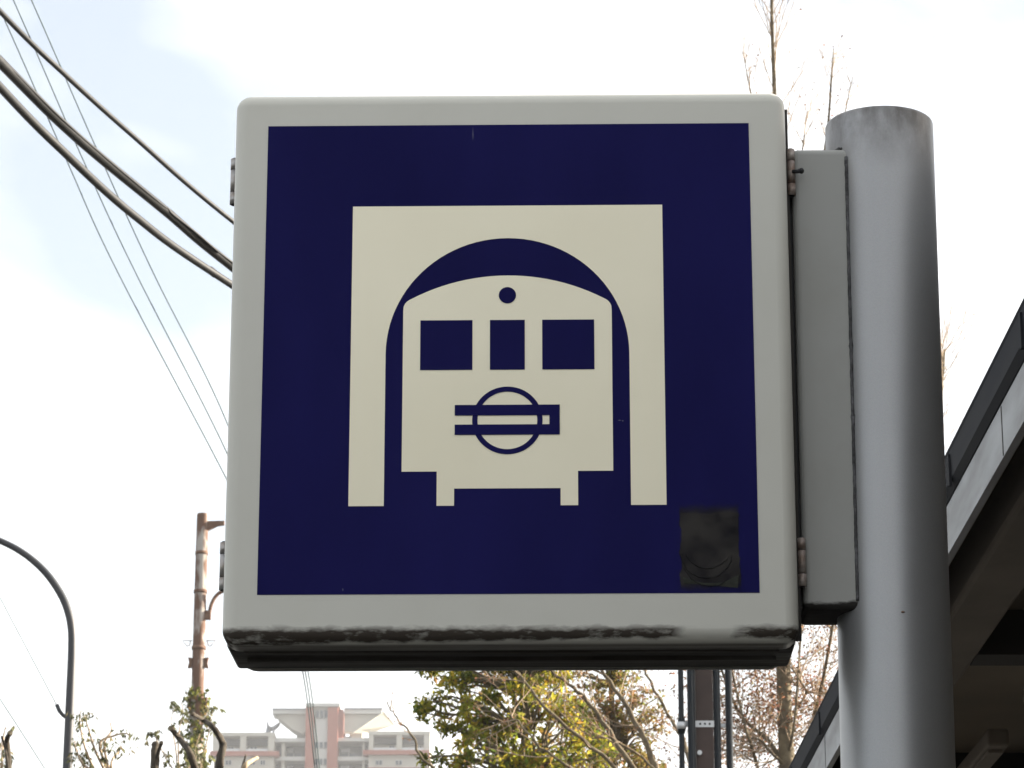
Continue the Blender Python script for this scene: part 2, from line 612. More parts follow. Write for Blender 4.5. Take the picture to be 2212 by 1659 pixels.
X0, X1, Z0, Z1 = -0.456, 0.462, -0.479, 0.4605
fp = on_sign(pan(X0, X1, Z0, Z1, 0.0, 0.06, 0.0255, 0.022).build('front_panel', M['acrylic']))
bd = on_sign(pan(X0 + 0.003, X1 - 0.003, Z0 + 0.004, Z1 - 0.012, 0.0605, 0.2145, 0.008, 0.004, ne=2).build('box_body', M['box_steel']))
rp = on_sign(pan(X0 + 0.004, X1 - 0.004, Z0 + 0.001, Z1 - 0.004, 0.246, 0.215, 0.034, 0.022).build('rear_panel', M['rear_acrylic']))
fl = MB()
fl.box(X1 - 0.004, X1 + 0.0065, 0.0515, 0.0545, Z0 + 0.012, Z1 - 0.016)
on_sign(fl.build('edge_flange', M['beam']))  # flange coloured dark to stand for the shaded gap along this edge
# gasket seams and drain lips under the box
lip = MB()
lip.box(X0 + 0.03, X1 - 0.03, 0.064, 0.071, Z0 - 0.003, Z0 + 0.006)
on_sign(lip.build('drain_lip', M['box_steel']))
lip = MB()
lip.box(X0 + 0.03, X1 - 0.03, 0.128, 0.136, Z0 - 0.0025, Z0 + 0.006)
on_sign(lip.build('drain_lip', M['box_steel']))

XC = -0.0011


def film(name, m, poly, y, parent=fp):
    pts = [(x + XC, y, z) for x, z in poly]
    o = mesh(name, m, None, pts, [tuple(range(len(pts)))])
    # face towards the viewer (-y)
    if o.data.polygons[0].normal.y > 0:
        o.data.flip_normals()
    o.parent = parent
    return o


def rect(x0, x1, z0, z1):
    return [(x0, z0), (x1, z0), (x1, z1), (x0, z1)]


film('blue_field', M['blue'], rect(-0.4 - XC, 0.4 - XC, -0.4, 0.4), -0.0006)
# tunnel surround: square with an arch cut out, as one strip of quads
n = 48
vs, fs = [], []
hw, sz, top = 0.1985, 0.0005, 0.2564
outer, inner = [], []
inner.append((-hw, -0.255)); outer.append((-0.2554, -0.255))
for k in range(n + 1):
    a = math.pi - math.pi * k / n
    x, z = hw * math.cos(a), sz + 0.199 * math.sin(a)
    inner.append((x, z))
    # matching point on the square outline
    if x < 0 and abs(x) / hw > 0.72:
        t_ = (1 - (abs(x) / hw - 0.72) / 0.28)
        outer.append((-0.2554, sz + (top - sz) * t_))
    elif x > 0 and abs(x) / hw > 0.72:
        t_ = (1 - (abs(x) / hw - 0.72) / 0.28)
        outer.append((0.2554, sz + (top - sz) * t_))
    else:
        outer.append((x / (hw * 0.72) * 0.2554, top))
inner.append((hw, -0.255)); outer.append((0.2554, -0.255))
# make sure the two corners are exact
best = min(range(len(outer)), key=lambda i: (outer[i][0] + 0.2554) ** 2 + (outer[i][1] - top) ** 2)
outer[best] = (-0.2554, top)
best = min(range(len(outer)), key=lambda i: (outer[i][0] - 0.2554) ** 2 + (outer[i][1] - top) ** 2)
outer[best] = (0.2554, top)
m_ = len(outer)
vs = [(x + XC, -0.0012, z) for x, z in outer] + [(x + XC, -0.0012, z) for x, z in inner]
fs = [(i, i + m_, i + m_ + 1, i + 1) for i in range(m_ - 1)]
mesh('tunnel_pictogram', M['cream'], fp, vs, fs)
# train front
body = []
Rr = 0.331
cz = 0.1346 - Rr
a0 = math.asin(0.157 / Rr)
body += [(0.1704, -0.198)]
body += [(0.1704, 0.074)]
for k in range(1, 6):
    t_ = k / 6
    p0, p1, p2 = (0.1704, 0.077), (0.1700, 0.0895), (0.157, 0.0950)
    body.append(tuple((1 - t_) ** 2 * p0[i] + 2 * t_ * (1 - t_) * p1[i] + t_ * t_ * p2[i] for i in range(2)))
for k in range(25):
    a = a0 - 2 * a0 * k / 24
    body.append((Rr * math.sin(a), cz + Rr * math.cos(a)))
for k in range(1, 6):
    t_ = 1 - k / 6
    p0, p1, p2 = (-0.1704, 0.077), (-0.1700, 0.0895), (-0.157, 0.0950)
    body.append(tuple((1 - t_) ** 2 * p0[i] + 2 * t_ * (1 - t_) * p1[i] + t_ * t_ * p2[i] for i in range(2)))
body += [(-0.1704, 0.074), (-0.1704, -0.198), (-0.1137, -0.198), (-0.1137, -0.255), (-0.0856, -0.255), (-0.0856, -0.2265),
         (0.0856, -0.2265), (0.0856, -0.255), (0.1137, -0.255), (0.1137, -0.198)]
film('train_pictogram', M['cream'], body, -0.0012)
for q in (rect(-0.1421, -0.0570, -0.0272, 0.0578), rect(-0.0285, 0.0284, -0.0272, 0.0578), rect(0.0568, 0.1416, -0.0272, 0.0578)):
    film('train_window', M['blue'], q, -0.0018)
film('train_headlight', M['blue'], [(0.0141 * math.cos(2 * math.pi * k / 40), 0.1003 + 0.0141 * math.sin(2 * math.pi * k / 40)) for k in range(40)], -0.0018)
vs, fs = [], []
nn_ = 72
for k in range(nn_):
    a = 2 * math.pi * k / nn_
    for r_ in (0.0570, 0.0484):
        vs.append((XC + r_ * math.cos(a), -0.0018, -0.1129 + r_ * math.sin(a)))
for k in range(nn_):
    k2 = (k + 1) % nn_
    fs.append((2 * k, 2 * k2, 2 * k2 + 1, 2 * k + 1))
mesh('emblem_ring', M['blue'], fp, vs, fs)
film('emblem_bars', M['blue'], [(-0.0852, -0.0867), (-0.0852, -0.1045), (0.0680, -0.1045), (0.0680, -0.1198), (-0.0852, -0.1198),
                                (-0.0852, -0.1371), (0.0848, -0.1371), (0.0848, -0.0867)], -0.0022)
# torn sticker residue
rng = random.Random(4)


def ragged(cx, cz, hw_, hh, amp, n=18):
    p = []
    for (ax, az, bx_, bz) in ((-1, -1, 1, -1), (1, -1, 1, 1), (1, 1, -1, 1), (-1, 1, -1, -1)):
        for k in range(n):
            t_ = k / n
            p.append((cx + hw_ * (ax + (bx_ - ax) * t_) + rng.uniform(-amp, amp), cz + hh * (az + (bz - az) * t_) + rng.uniform(-amp, amp)))
    return p


RX, RZ = 0.3235, -0.3260
film('sticker_residue', M['residue'], rect(RX - 0.056, RX + 0.054, RZ - 0.074, RZ + 0.078), -0.0010)
film('sticker_paper', M['residue2'], [(RX - .043, RZ - .058), (RX + 0.005, RZ - .062), (RX + .043, RZ - .066), (RX + .045, RZ - .045), (RX + .036, RZ - .049), (RX + .02, RZ - .057), (RX - .01, RZ - .058), (RX - .03, RZ - .053), (RX - .044, RZ - .047)], -0.0014)
for (c0, r0x, r0z, A0, A1) in (((RX - .006, RZ - .006), .041, .044, 185, 350), ((RX - .004, RZ + .0), .036, .034, 200, 330), ((RX - .0, RZ - .012), .046, .051, 190, 300)):
    pa = []
    for k in range(26):
        a = R(A0 + (A1 - A0) * k / 25)
        wgl = rng.uniform(-.0010, .0010)
        pa.append((c0[0] + XC + (r0x + wgl) * math.cos(a), -0.0019, c0[1] + (r0z + wgl) * math.sin(a)))
    MB().tube(pa, [0.0003 + 0.0005 * rng.random() for _ in pa], 4).build('torn_edge', M['dark_line'], fp)

# small scuffs on the films
M['scuff'] = mat('pale_scuff', (0.09, 0.09, 0.15), 0.9)
for (x_, z_, w_, h_) in ((-0.0575, 0.384, 0.0009, 0.013), (0.1815, -0.1135, 0.003, 0.001), (0.1865, -0.1145, 0.002, 0.0012), (-0.262, -0.392, 0.001, 0.003)):
    film('scuff', M['scuff'], [(x_ - w_, z_), (x_, z_ - h_), (x_ + w_, z_ - h_ * .2), (x_, z_ + h_)], -0.0009)

# hinges: three knuckles, pin, leaf
def hinge(x, z, h, side, m):
    hl = MB()
    hl.box(x - side * 0.012, x, 0.052, 0.0535, z - h / 2 + .002, z + h / 2 - .002)
    o = on_sign(hl.build('hinge', m))
    cuts = [0, 0.25, 0.735, 1]
    for i in range(3):
        za, zb = z + h / 2 - h * cuts[i] - 0.0006, z + h / 2 - h * cuts[i + 1] + 0.0006
        MB().tube([(x, 0.0525, za), (x, 0.0525, zb)], 0.0068 - 0.0003 * (i == 1), 16).build('knuckle', m, o)
    MB().tube([(x, 0.0525, z + h / 2 + .0012), (x, 0.0525, z - h / 2 - .0012)], 0.004, 10).build('pin', M['black'], o)
    return o


def sz_(py):   # picture height -> sign face height at the hinge depth
    return at(1106, py, SC.y + 0.05).z - SC.z


hinge(X0 - 0.0045, sz_(388), sz_(338) - sz_(437), -1, M['hinge'])
hinge(X0 - 0.0045, sz_(1220), sz_(1168) - sz_(1272), -1, M['hinge'])
hr = hinge(X1 + 0.0105, sz_(376), sz_(327) - sz_(427), 1, M['rusty_hinge'])
hinge(X1 + 0.0105, sz_(1217), sz_(1165) - sz_(1270), 1, M['rusty_hinge'])
zl = sz_(376)
MB().tube([(X1 + .012, .046, zl), (X1 + .020, .044, zl - .001), (X1 + .024, .044, zl)], [.003, .0034, .0042], 10).build('latch_pin', M['black'], hr)
vs, fs = [], []
ico = MB()
pr = [(0.0, 0.0005), (0.0022, 0.0042), (0.005, 0.0055), (0.0078, 0.0042), (0.0095, 0.0008)]
ico.tube([(X1 + .022 + d_, .044, zl) for d_, r_ in pr], [r_ for d_, r_ in pr], 12).build('latch_knob', M['black'], hr)

# bracket between the box and the pole
bx0, bx1 = X1 + 0.0125, POLE_X - SC.x - 0.02
by0, by1 = 4.886 - SC.y, 5.013 - SC.y
bz0, bz1 = CAMZ + 1.094 - SC.z, CAMZ + 1.8866 - SC.z
br = on_sign(MB().box(bx0, bx1, by0, by1, bz0, bz1).build('bracket', M['bracket'], bevel=0.011, seg=4))
on_sign(MB().box(X1 - 0.004, bx0 + 0.002, by0 + 0.02, by1 - 0.01, bz0 + 0.01, bz1 - 0.01).build('bracket_flange', M['black']))  # black filler painted as the shade in the gap beside the box
# weld bead down the joint and over the top
rng = random.Random(9)
wp, wr = [], []
xw = at(1830, 330, SC.y + by0).x - SC.x
xw2 = at(1856, 1310, SC.y + by0).x - SC.x
for k in range(120):
    t_ = k / 119
    wp.append((xw + (xw2 - xw) * t_ - 0.0045 + rng.uniform(-.0004, .0004), by0 - 0.0012, bz1 - 0.016 + (bz0 - bz1 + 0.03) * t_))
    wr.append(0.0026 + rng.uniform(0, .0003) + (0.0015 if k in (52, 71) else 0))
MB().tube(wp, wr, 8).build('weld_bead', M['weld'], br)
wp, wr = [], []
for k in range(26):
    t_ = k / 25
    wp.append((xw - 0.022 + 0.028 * t_, by0 + 0.012 - 0.008 * t_, bz1 - 0.001 + 0.003 * math.sin(t_ * 3.0) - 0.012 * t_ ** 6 + rng.uniform(-.001, .001)))
    wr.append(0.0020 + rng.uniform(0, .0016))
MB().tube(wp, wr, 8).build('weld_bead', M['weld'], br)

# the fat silver pole, leaning a hair
pl = MB()
lean = 0.0063
sides = 160
rad = [(0.0, POLE_R), (POLE_TOP - 0.006, POLE_R), (POLE_TOP - 0.002, POLE_R - 0.0012), (POLE_TOP, POLE_R - 0.004)]
vs, fs = [], []
for z, r_ in rad:
    xo = POLE_X + lean * (z - CAMZ - 0.849)
    for k in range(sides):
        a = 2 * math.pi * k / sides
        vs.append((xo - sign.location.x + r_ * math.cos(a), POLE_Y - sign.location.y + r_ * math.sin(a), z))
for i in range(len(rad) - 1):
    for k in range(sides):
        k2 = (k + 1) % sides
        fs.append((i * sides + k, i * sides + k2, (i + 1) * sides + k2, (i + 1) * sides + k))
pl.add(vs, fs, True)
pl.f.append(tuple((len(rad) - 1) * sides + k for k in range(sides)))
pl.sm.append(False)
pole = pl.build('pole', M['pole'], sign)
# base flange of the pole with bolts
fb = MB()
fb.box(-0.17, 0.17, -0.17, 0.17, 0.0, 0.02)
base = fb.build('base_plate', M['pole'], sign)
for sx in (-1, 1):
    for sy in (-1, 1):
        MB().tube([(sx * .13, sy * .13, .02), (sx * .13, sy * .13, .05)], 0.014, 6, smooth=False).build('bolt', M['hinge'], base)
# small rust nick on the pole
pn = at(1950, 1323, POLE_Y - POLE_R + 0.002) - sign.location
MB().tube([pn + Vector((-.005, 0, .0)), pn + Vector((0, -.002, .0005)), pn + Vector((.005, 0, 0))], [.0008, .002, .0008], 6).build('rust_nick', M['rust'], pole)

# ------------------------------------------------------------------ canopy of the station on the right
CX = 1.15
K = CX / 1.5
zg = CAMZ + 2.870 * K
zw = CAMZ + 2.729 * K
zb = CAMZ + 2.563 * K
YA, YB = -5.0, 15.0
can = thing('station_canopy', 'flat station canopy with dark gutter, white fascia and brown soffit beside the silver pole', 'canopy', (CX + 3, 6, 0))


def part(name, m, *boxes, parent=None, bevel=0):
    mb = MB()
    for b in boxes:
        mb.box(*b)
    o = mb.build(name, m, bevel=bevel)
    if parent is None:
        return adopt(o, can)
    o.parent = parent
    return o


gut = MB()
prof = [(CX, zg), (CX - 0.003, zg - 0.008), (CX, zg - 0.015), (CX + 0.002, zw + 0.023), (CX + 0.015, zw + 0.003), (CX + 0.08, zw + 0.003), (CX + 0.095, zg), (CX + 0.085, zg), (CX + 0.08, zw + 0.015), (CX + 0.025, zw + 0.015), (CX + 0.012, zg)]
gut.prism(prof, YA, YB)
gu = adopt(gut.build('gutter', M['gutter']), can)
for y in np.arange(YA + 0.85, YB, 1.2):
    part('gutter_bracket', M['gutter'], (CX - 0.005, CX + 0.003, y, y + 0.02, zw + 0.002, zg - 0.022), parent=gu)
fa = part('fascia', M['fascia'], (CX + 0.018, CX + 0.038, YA, YB, zb, zw + 0.001))
for y in (4.9, 7.1, 9.28, 11.46, 13.65):
    part('fascia_joint', M['beam'], (CX + 0.0168, CX + 0.0198, y, y + 0.009, zb + 0.003, zw - 0.003), parent=fa)
part('roof_sheet', M['gutter'], (CX + 0.088, 7.5, YA, YB, zg - 0.025, zg + 0.015))
part('soffit', M['soffit'], (CX + 0.038, 7.5, YA, YB, zw + 0.023, zw + 0.046))
part('edge_beam', M['soffit_l'], (1.662 * K, 1.878 * K, YA, YB, zb, zw + 0.0225), bevel=0.015)
part('inner_beam', M['soffit_l'], (2.62 * K, 2.8 * K, YA, YB, zb - 0.04, zw + 0.0225), bevel=0.015)
for y in (0.8, 3.5, 6.6, 9.0, 12.3, 15.6):
    y *= K
    part('cross_beam', M['beam'], (1.8795 * K, 2.6195 * K, y, y + 0.17, zb + 0.008, zw + 0.0222))
    part('cross_beam', M['beam'], (CX + 0.0385, 1.6615 * K, y, y + 0.08, zb + 0.012, zw + 0.0222))
for y in np.arange(3.3, 14.0, 2.53):
    lt = part('light_housing', M['soffit_l'], (2.2 * K, 2.3 * K, y, y + 1.76, zb - 0.015, zb + 0.046), bevel=0.009)
    part('lamp_cover', M['soffit_l'], (2.215 * K, 2.285 * K, y + .08, y + 1.68, zb - 0.027, zb - 0.016), parent=lt)
for x in np.arange(2.84 * K, 3.5, 0.066):
    part('ceiling_slat', M['soffit'], (x, x + 0.048, YA + .2, YB - .2, zb - 0.023, zb - 0.009))
part('wall', M['soffit'], (3.55, 7.3, YA + 0.2, YB - 0.2, 0, zb - 0.027))  # unseen station wall, added to cut the light under the canopy
for y in (-3.0, 2.6, 7.2, 12.2):
    part('column', M['fascia'], (2.64 * K, 2.78 * K, y, y + 0.11, 0, zb - 0.041), bevel=0.008)

# ------------------------------------------------------------------ cluster of conduits on a brown post, under the sign
PY = 20.0
post = thing('conduit_post', 'brown square post with dark conduits strapped to it, below the sign box', 'post', (at(1522, 1560, PY).x, PY, 0))
k = PY / 0.985 / FPX


def padopt(mb, name, m, parent=None, bevel=0):
    o = mb.build(name, m, bevel=bevel)
    return adopt(o, post) if parent is None else adopt2(o, parent, post)


def adopt2(o, parent, root):
    o.parent = parent          # the part itself already stands at the world's origin
    return o


PTOP = at(1522, 960, PY).z
xa, xb = at(1503, 1560, PY).x, at(1541, 1560, PY).x
core = padopt(MB().box(xa, xb, PY, PY + 0.11, 0, PTOP), 'post_core', M['post'], bevel=0.004)
for (p0, p1, dy, h_) in ((1465.5, 1477.5, -0.02, PTOP - .3), (1484.5, 1501.5, -0.03, PTOP - .1), (1541.5, 1557.5, 0.02, PTOP - .25), (1568, 1583.5, 0.03, PTOP - .5)):
    x_ = (at(p0, 1560, PY).x + at(p1, 1560, PY).x) / 2
    r_ = (at(p1, 1560, PY).x - at(p0, 1560, PY).x) / 2
    c_ = padopt(MB().tube([(x_, PY + dy, 0), (x_, PY + dy, h_)], r_, 14), 'conduit', M['conduit'])
    if p0 < 1470:
        zc = at(1470, 1569, PY).z
        cl = MB().tube([(x_, PY + dy, zc - .022), (x_, PY + dy, zc + .022)], r_ * 1.75, 14)
        adopt2(cl.build('coupling', M['strap']), c_, post)
        cl = MB().tube([(x_, PY + dy, zc - .05), (x_, PY + dy, zc + .05)], r_ * 1.35, 14)
        adopt2(cl.build('coupling', M['conduit']), c_, post)
zs = at(1520, 1564, PY).z
st = padopt(MB().box(xa - 0.075, xb + .004, PY - 0.006, PY - 0.003, zs - 0.021, zs + 0.021), 'perforated_strap', M['strap'])
for q in range(3):
    xh = xa + 0.028 + q * 0.031
    adopt2(MB().tube([(xh, PY - .0085, zs), (xh, PY - .0045, zs)], 0.0075, 10).build('strap_hole', M['black']), st, post)
adopt2(MB().box(xb + .004, at(1584, 1560, PY).x, PY + .04, PY + .075, zs - .012, zs + .012).build('strap_arm', M['strap']), st, post)
padopt(MB().tube([(xa + .02, PY - .03, at(1505, 1627, PY).z), (xa + .02, PY + .002, at(1505, 1627, PY).z)], .016, 8), 'bolt', M['strap'])

# ------------------------------------------------------------------ overhead cables (upper left, end at the post)
def cable(name, pts, r_, m, label, cat, group=None, sides=8, sub=14):
    p = spline(pts, sub)
    o = MB().tube(p, r_, sides).build(name, m)
    # origin at the first point
    p0 = p[0].copy()
    o.data.transform(Matrix.Translation(-p0))
    o.location = p0
    return tag(o, label, cat, group) if label else o


def run(pix, Ya, Yb):
    xs = [p[0] for p in pix]
    o = []
    for x, y in pix:
        t_ = (x - xs[0]) / (xs[-1] - xs[0])
        o.append(at(x, y, Ya + (Yb - Ya) * t_))
    return o


G = 'overhead communication cables'
cable('overhead_cable', run([(-420, -430), (0, 24), (148, 168), (288, 294), (499, 475), (900, 782), (1512, 1060)], 10.5, PY - .05), 0.0125, M['cable'],
      'thinnest of the three thick black cables, uppermost, running behind the sign', 'cable')
ca = cable('overhead_cable', run([(-420, -300), (0, 134), (166, 297), (360, 458), (499, 574), (900, 880), (1512, 1130)], 10.2, PY - .05), 0.0235, M['cable'],
           'thickest black cable bundle, the middle one of three running behind the sign', 'cable')
lash = run([(-420, -312), (0, 124), (166, 287), (340, 434), (362, 450), (372, 462), (420, 500), (470, 543), (499, 565), (900, 872), (1512, 1128)], 10.15, PY - .1)
lo_ = MB().tube(spline(lash, 10), 0.007, 6).build('messenger_wire', M['cable'])
lo_.parent = ca
lo_.matrix_parent_inverse = Matrix.Translation(ca.location).inverted()
cc = cable('overhead_cable', run([(-420, -280), (0, 188), (144, 334), (288, 464), (465, 592), (900, 862), (1512, 1150)], 10.0, PY - .05), 0.0188, M['cable'],
           'lowest of the three thick black cables, with a band clamp, behind the sign', 'cable')
for par_, pix, Yc, rr_ in ((ca, (457, 541), 0, .021), (cc, (459, 588), 0, .018), (ca, (365, 461), 0, .0195)):
    t_ = (pix[0] + 420) / 1932
    ya, yb = (10.2, PY - .05) if par_ is ca else (10.0, PY - .05)
    a_ = at(pix[0] - 9, pix[1] - 7.5, ya + (yb - ya) * t_)
    b_ = at(pix[0] + 9, pix[1] + 7.0, ya + (yb - ya) * t_ + .05)
    o = MB().tube([a_, a_.lerp(b_, .2), a_.lerp(b_, .8), b_], [rr_ * .8, rr_ * 1.15, rr_ * 1.15, rr_ * .8], 10).build('band_clamp', M['cable'])
    o.parent = par_
    o.matrix_parent_inverse = Matrix.Translation(par_.location).inverted()

G = 'thin grey green overhead wires'
LW = 'thin grey green overhead wire, one of three parallel ones crossing behind the black cables'
for pix in ([(-180, -370), (7, 36), (144, 346), (259, 597), (484, 1024), (600, 1260), (655, 1457), (680, 1659), (688, 1760)],
            [(-160, -410), (29, 0), (180, 346), (297, 597), (484, 965), (603, 1240), (660.5, 1457), (685, 1659), (693, 1760)],
            [(-120, -410), (68, 0), (202, 306), (335, 597), (484, 898), (606, 1220), (666.5, 1457), (690, 1659), (698, 1760)]):
    ys = [17, 20, 24, 27, 34, 41, 48, 55, 58]
    rr_ = [0.0042, 0.0050, 0.0058, 0.0065, 0.0082, .009, .010, .0105, .0105]
    pts = [at(x, y, Y) for (x, y), Y in zip(pix, ys)]
    p = spline(pts, 12)
    rl = list(np.interp(np.linspace(0, len(ys) - 1, len(p)), range(len(ys)), rr_))
    o = MB().tube(p, rl, 6).build('overhead_wire', M['wire'])
    p0 = p[0].copy()
    o.data.transform(Matrix.Translation(-p0))
    o.location = p0
    tag(o, LW, 'wire', G)

# ------------------------------------------------------------------ street lamp at the left
LY = 25.0
lb = at(150, 1500, LY)
lamp = thing('street_lamp', 'dark grey street lamp with a curved swan neck arm', 'street lamp', (lb.x, LY, 0))
pix = [(-250, 1092), (-110, 1122), (0, 1168), (46, 1192), (82, 1220), (111, 1252), (136, 1292), (150, 1331), (155.5, 1368), (155.5, 1420)]
pts = spline([at(x, y, LY) for x, y in pix], 8)
tp = pts[-1]
pts = pts + [Vector((tp.x, LY, tp.z - .3)), Vector((tp.x, LY, tp.z * .5)), Vector((tp.x, LY, 0))]
zz = [q.z for q in pts]
nA = len(pts) - 3
rads = [0.024 + 0.0115 * i / (nA - 1) for i in range(nA)] + [0.0372, 0.050, 0.068]
shaft = adopt(MB().tube(pts, rads, 16).build('swan_neck_column', M['lamp']), lamp)
arm = shaft
nb = [at(146, 1552, LY), at(136, 1545, LY), at(128, 1535, LY), at(122.5, 1522, LY)]
adopt2(MB().tube(nb, [0.014, 0.016, 0.017, 0.017], 10).build('cable_hook', M['lamp']), shaft, lamp)
hp = pts[0]
adopt2(MB().tube([hp + Vector((.05, 0, -.02)), hp + Vector((-.1, 0, .01)), hp + Vector((-.4, 0, .03)), hp + Vector((-.62, 0, .02))], [.03, .075, .1, .03], 14).build('lamp_head', M['lamp']), arm, lamp)
cable('stay_wire', [at(-160, 985, LY - 4), at(0, 1291, LY - 1.2), at(122.5, 1523, LY)], 0.0036, M['wire'], 'fine stay wire hooked to the street lamp shaft', 'wire', sides=5)
cable('service_wire', [at(-160, 1270, LY + 3), at(0, 1510, LY + 4), at(98, 1662, LY + 5), at(200, 1822, LY + 6)], 0.0050, M['wire'], 'thin wire slanting down to the left of the street lamp', 'wire', sides=5)
cable('service_wire', [at(150, 1575, LY + 4), at(185, 1606, LY + 4.5), at(240, 1668, LY + 5), at(300, 1740, LY + 6)], 0.0032, M['wire'], 'faint wire slanting down among the leaves just right of the street lamp', 'wire', sides=5)

# ------------------------------------------------------------------ rusty utility pole
UY = 55.0
ub = at(438, 1110, UY)
up = thing('utility_pole', 'tall rusty utility pole with flaking white paint and ivy round it', 'utility pole', (ub.x, UY, 0))
us = UY / 0.98 / FPX
shaft = adopt(MB().tube([(ub.x, UY, 0), (ub.x, UY, 8), (ub.x, UY, ub.z - .03), (ub.x, UY, ub.z)], [0.16, 0.125, 0.106, 0.10], 20).build('shaft', M['rust_pole']), up)


def uz(py):
    return at(438, py, UY).z


# top bracket, a gusset to the right
adopt(MB().prism([(ub.x + .09, uz(1127)), (ub.x + .40, uz(1126)), (ub.x + .40, uz(1134)), (ub.x + .28, uz(1136)), (ub.x + .09, uz(1147))], UY - .05, UY + .05).build('top_bracket', M['rust']), up)
ar = [at(452, 1332, UY), at(454, 1315, UY), at(460, 1298, UY), at(470, 1284, UY), at(484, 1276, UY), at(505, 1272, UY)]
ao = adopt(MB().tube(spline(ar, 5), 0.034, 8).build('curved_arm', M['rust']), up)
adopt2(MB().box(ub.x + .10, ub.x + .20, UY - .06, UY + .06, uz(1338), uz(1320)).build('arm_clamp', M['rust']), ao, up)
for py in (1195, 1278, 1400):
    r_ = 0.118
    adopt(MB().tube([(ub.x, UY, uz(py) - .03), (ub.x, UY, uz(py) + .03)], r_ + (py - 1195) * .00006, 20).build('band', M['rust']), up)
zb_ = uz(1384)
for s_ in (-1, 1):
    q = [(ub.x + s_ * .13, UY, zb_), (ub.x + s_ * .30, UY, zb_), (ub.x + s_ * .21, UY, zb_ - .10), (ub.x + s_ * .17, UY, zb_ - .09), (ub.x + s_ * .15, UY, zb_)]
    adopt(MB().tube(q, 0.009, 5).build('bird_guard', M['rust']), up)
for py in (1432, 1518, 1640):
    for s_ in (-1, 1):
        z_ = uz(py)
        adopt(MB().prism([(ub.x + s_ * .112, z_ - .085), (ub.x + s_ * .185, z_ - .095), (ub.x + s_ * .165, z_), (ub.x + s_ * .185, z_ + .095), (ub.x + s_ * .112, z_ + .085)], UY - .05, UY + .05).build('step_bolt', M['rust']), up)

# ------------------------------------------------------------------ foliage tools
def leaf(mb, p, d, nrm, L_, W_, col):
    """one leaf: a folded kite of four triangles"""
    d = d.normalized()
    s_ = d.cross(nrm)
    s_ = s_.normalized() if s_.length > 1e-4 else d.orthogonal().normalized()
    n_ = s_.cross(d)
    m1 = p + d * (L_ * 0.42) - n_ * (W_ * 0.12)
    tip = p + d * L_ - n_ * (W_ * 0.25)
    mb.add([p, m1 + s_ * W_ * .5 + n_ * W_ * .18, tip, m1 - s_ * W_ * .5 + n_ * W_ * .18, m1], [(0, 4, 1), (4, 2, 1), (0, 3, 4), (4, 3, 2)], False, col)


def rdir(rg):
    while True:
        v = Vector((rg.uniform(-1, 1), rg.uniform(-1, 1), rg.uniform(-1, 1)))
        if 0.05 < v.length < 1:
            return v.normalized()


def pick(rg, pal):
    c = rg.choices(pal, [p[3] for p in pal])[0]
    f = rg.uniform(0.75, 1.25)
    return (c[0] * f, c[1] * f, c[2] * f)


def wiggle(p0, p1, rg, n=5, amp=0.06, droop=0.0):
    o = []
    d = p1 - p0
    for i in range(n + 1):
        t_ = i / n
        q = p0 + d * t_
        if 0 < i < n:
            q = q + rdir(rg) * d.length * amp
        q.z += droop * math.sin(math.pi * t_) * d.length
        o.append(q)
    return o


def twigs(mb, p, d, length, r_, lev, rg, tips, kids=(3, 5), spread=0.7, up_=0.1, shrink=0.62, seg=4, sides=4, wob=0.16):
    pts = [p.copy()]
    d = d.normalized()
    st_ = length / seg
    dirs = []
    for i in range(seg):
        d = (d + rdir(rg) * wob + Vector((0, 0, up_ * .25))).normalized()
        dirs.append(d)
        pts.append(pts[-1] + d * st_)
    mb.tube(pts, [r_ * (1 - 0.62 * i / seg) for i in range(seg + 1)], sides if lev > 0 else 3, cap=False)
    tips.append((pts[-1], d, lev))
    if lev == 0:
        tips.append((pts[seg // 2], d, lev))
        return
    for c in range(rg.randint(*kids)):
        t_ = rg.uniform(0.3, 1.0)
        i = min(int(t_ * seg), seg - 1)
        q = pts[i].lerp(pts[i + 1], t_ * seg - i)
        side = rdir(rg)
        nd_ = (dirs[i] * (1 - spread * .5) + (side - dirs[i] * side.dot(dirs[i])) * spread + Vector((0, 0, up_))).normalized()
        twigs(mb, q, nd_, length * shrink * rg.uniform(.7, 1.15), max(r_ * 0.5, .0012), lev - 1, rg, tips, kids, spread, up_, shrink, seg, sides, wob)


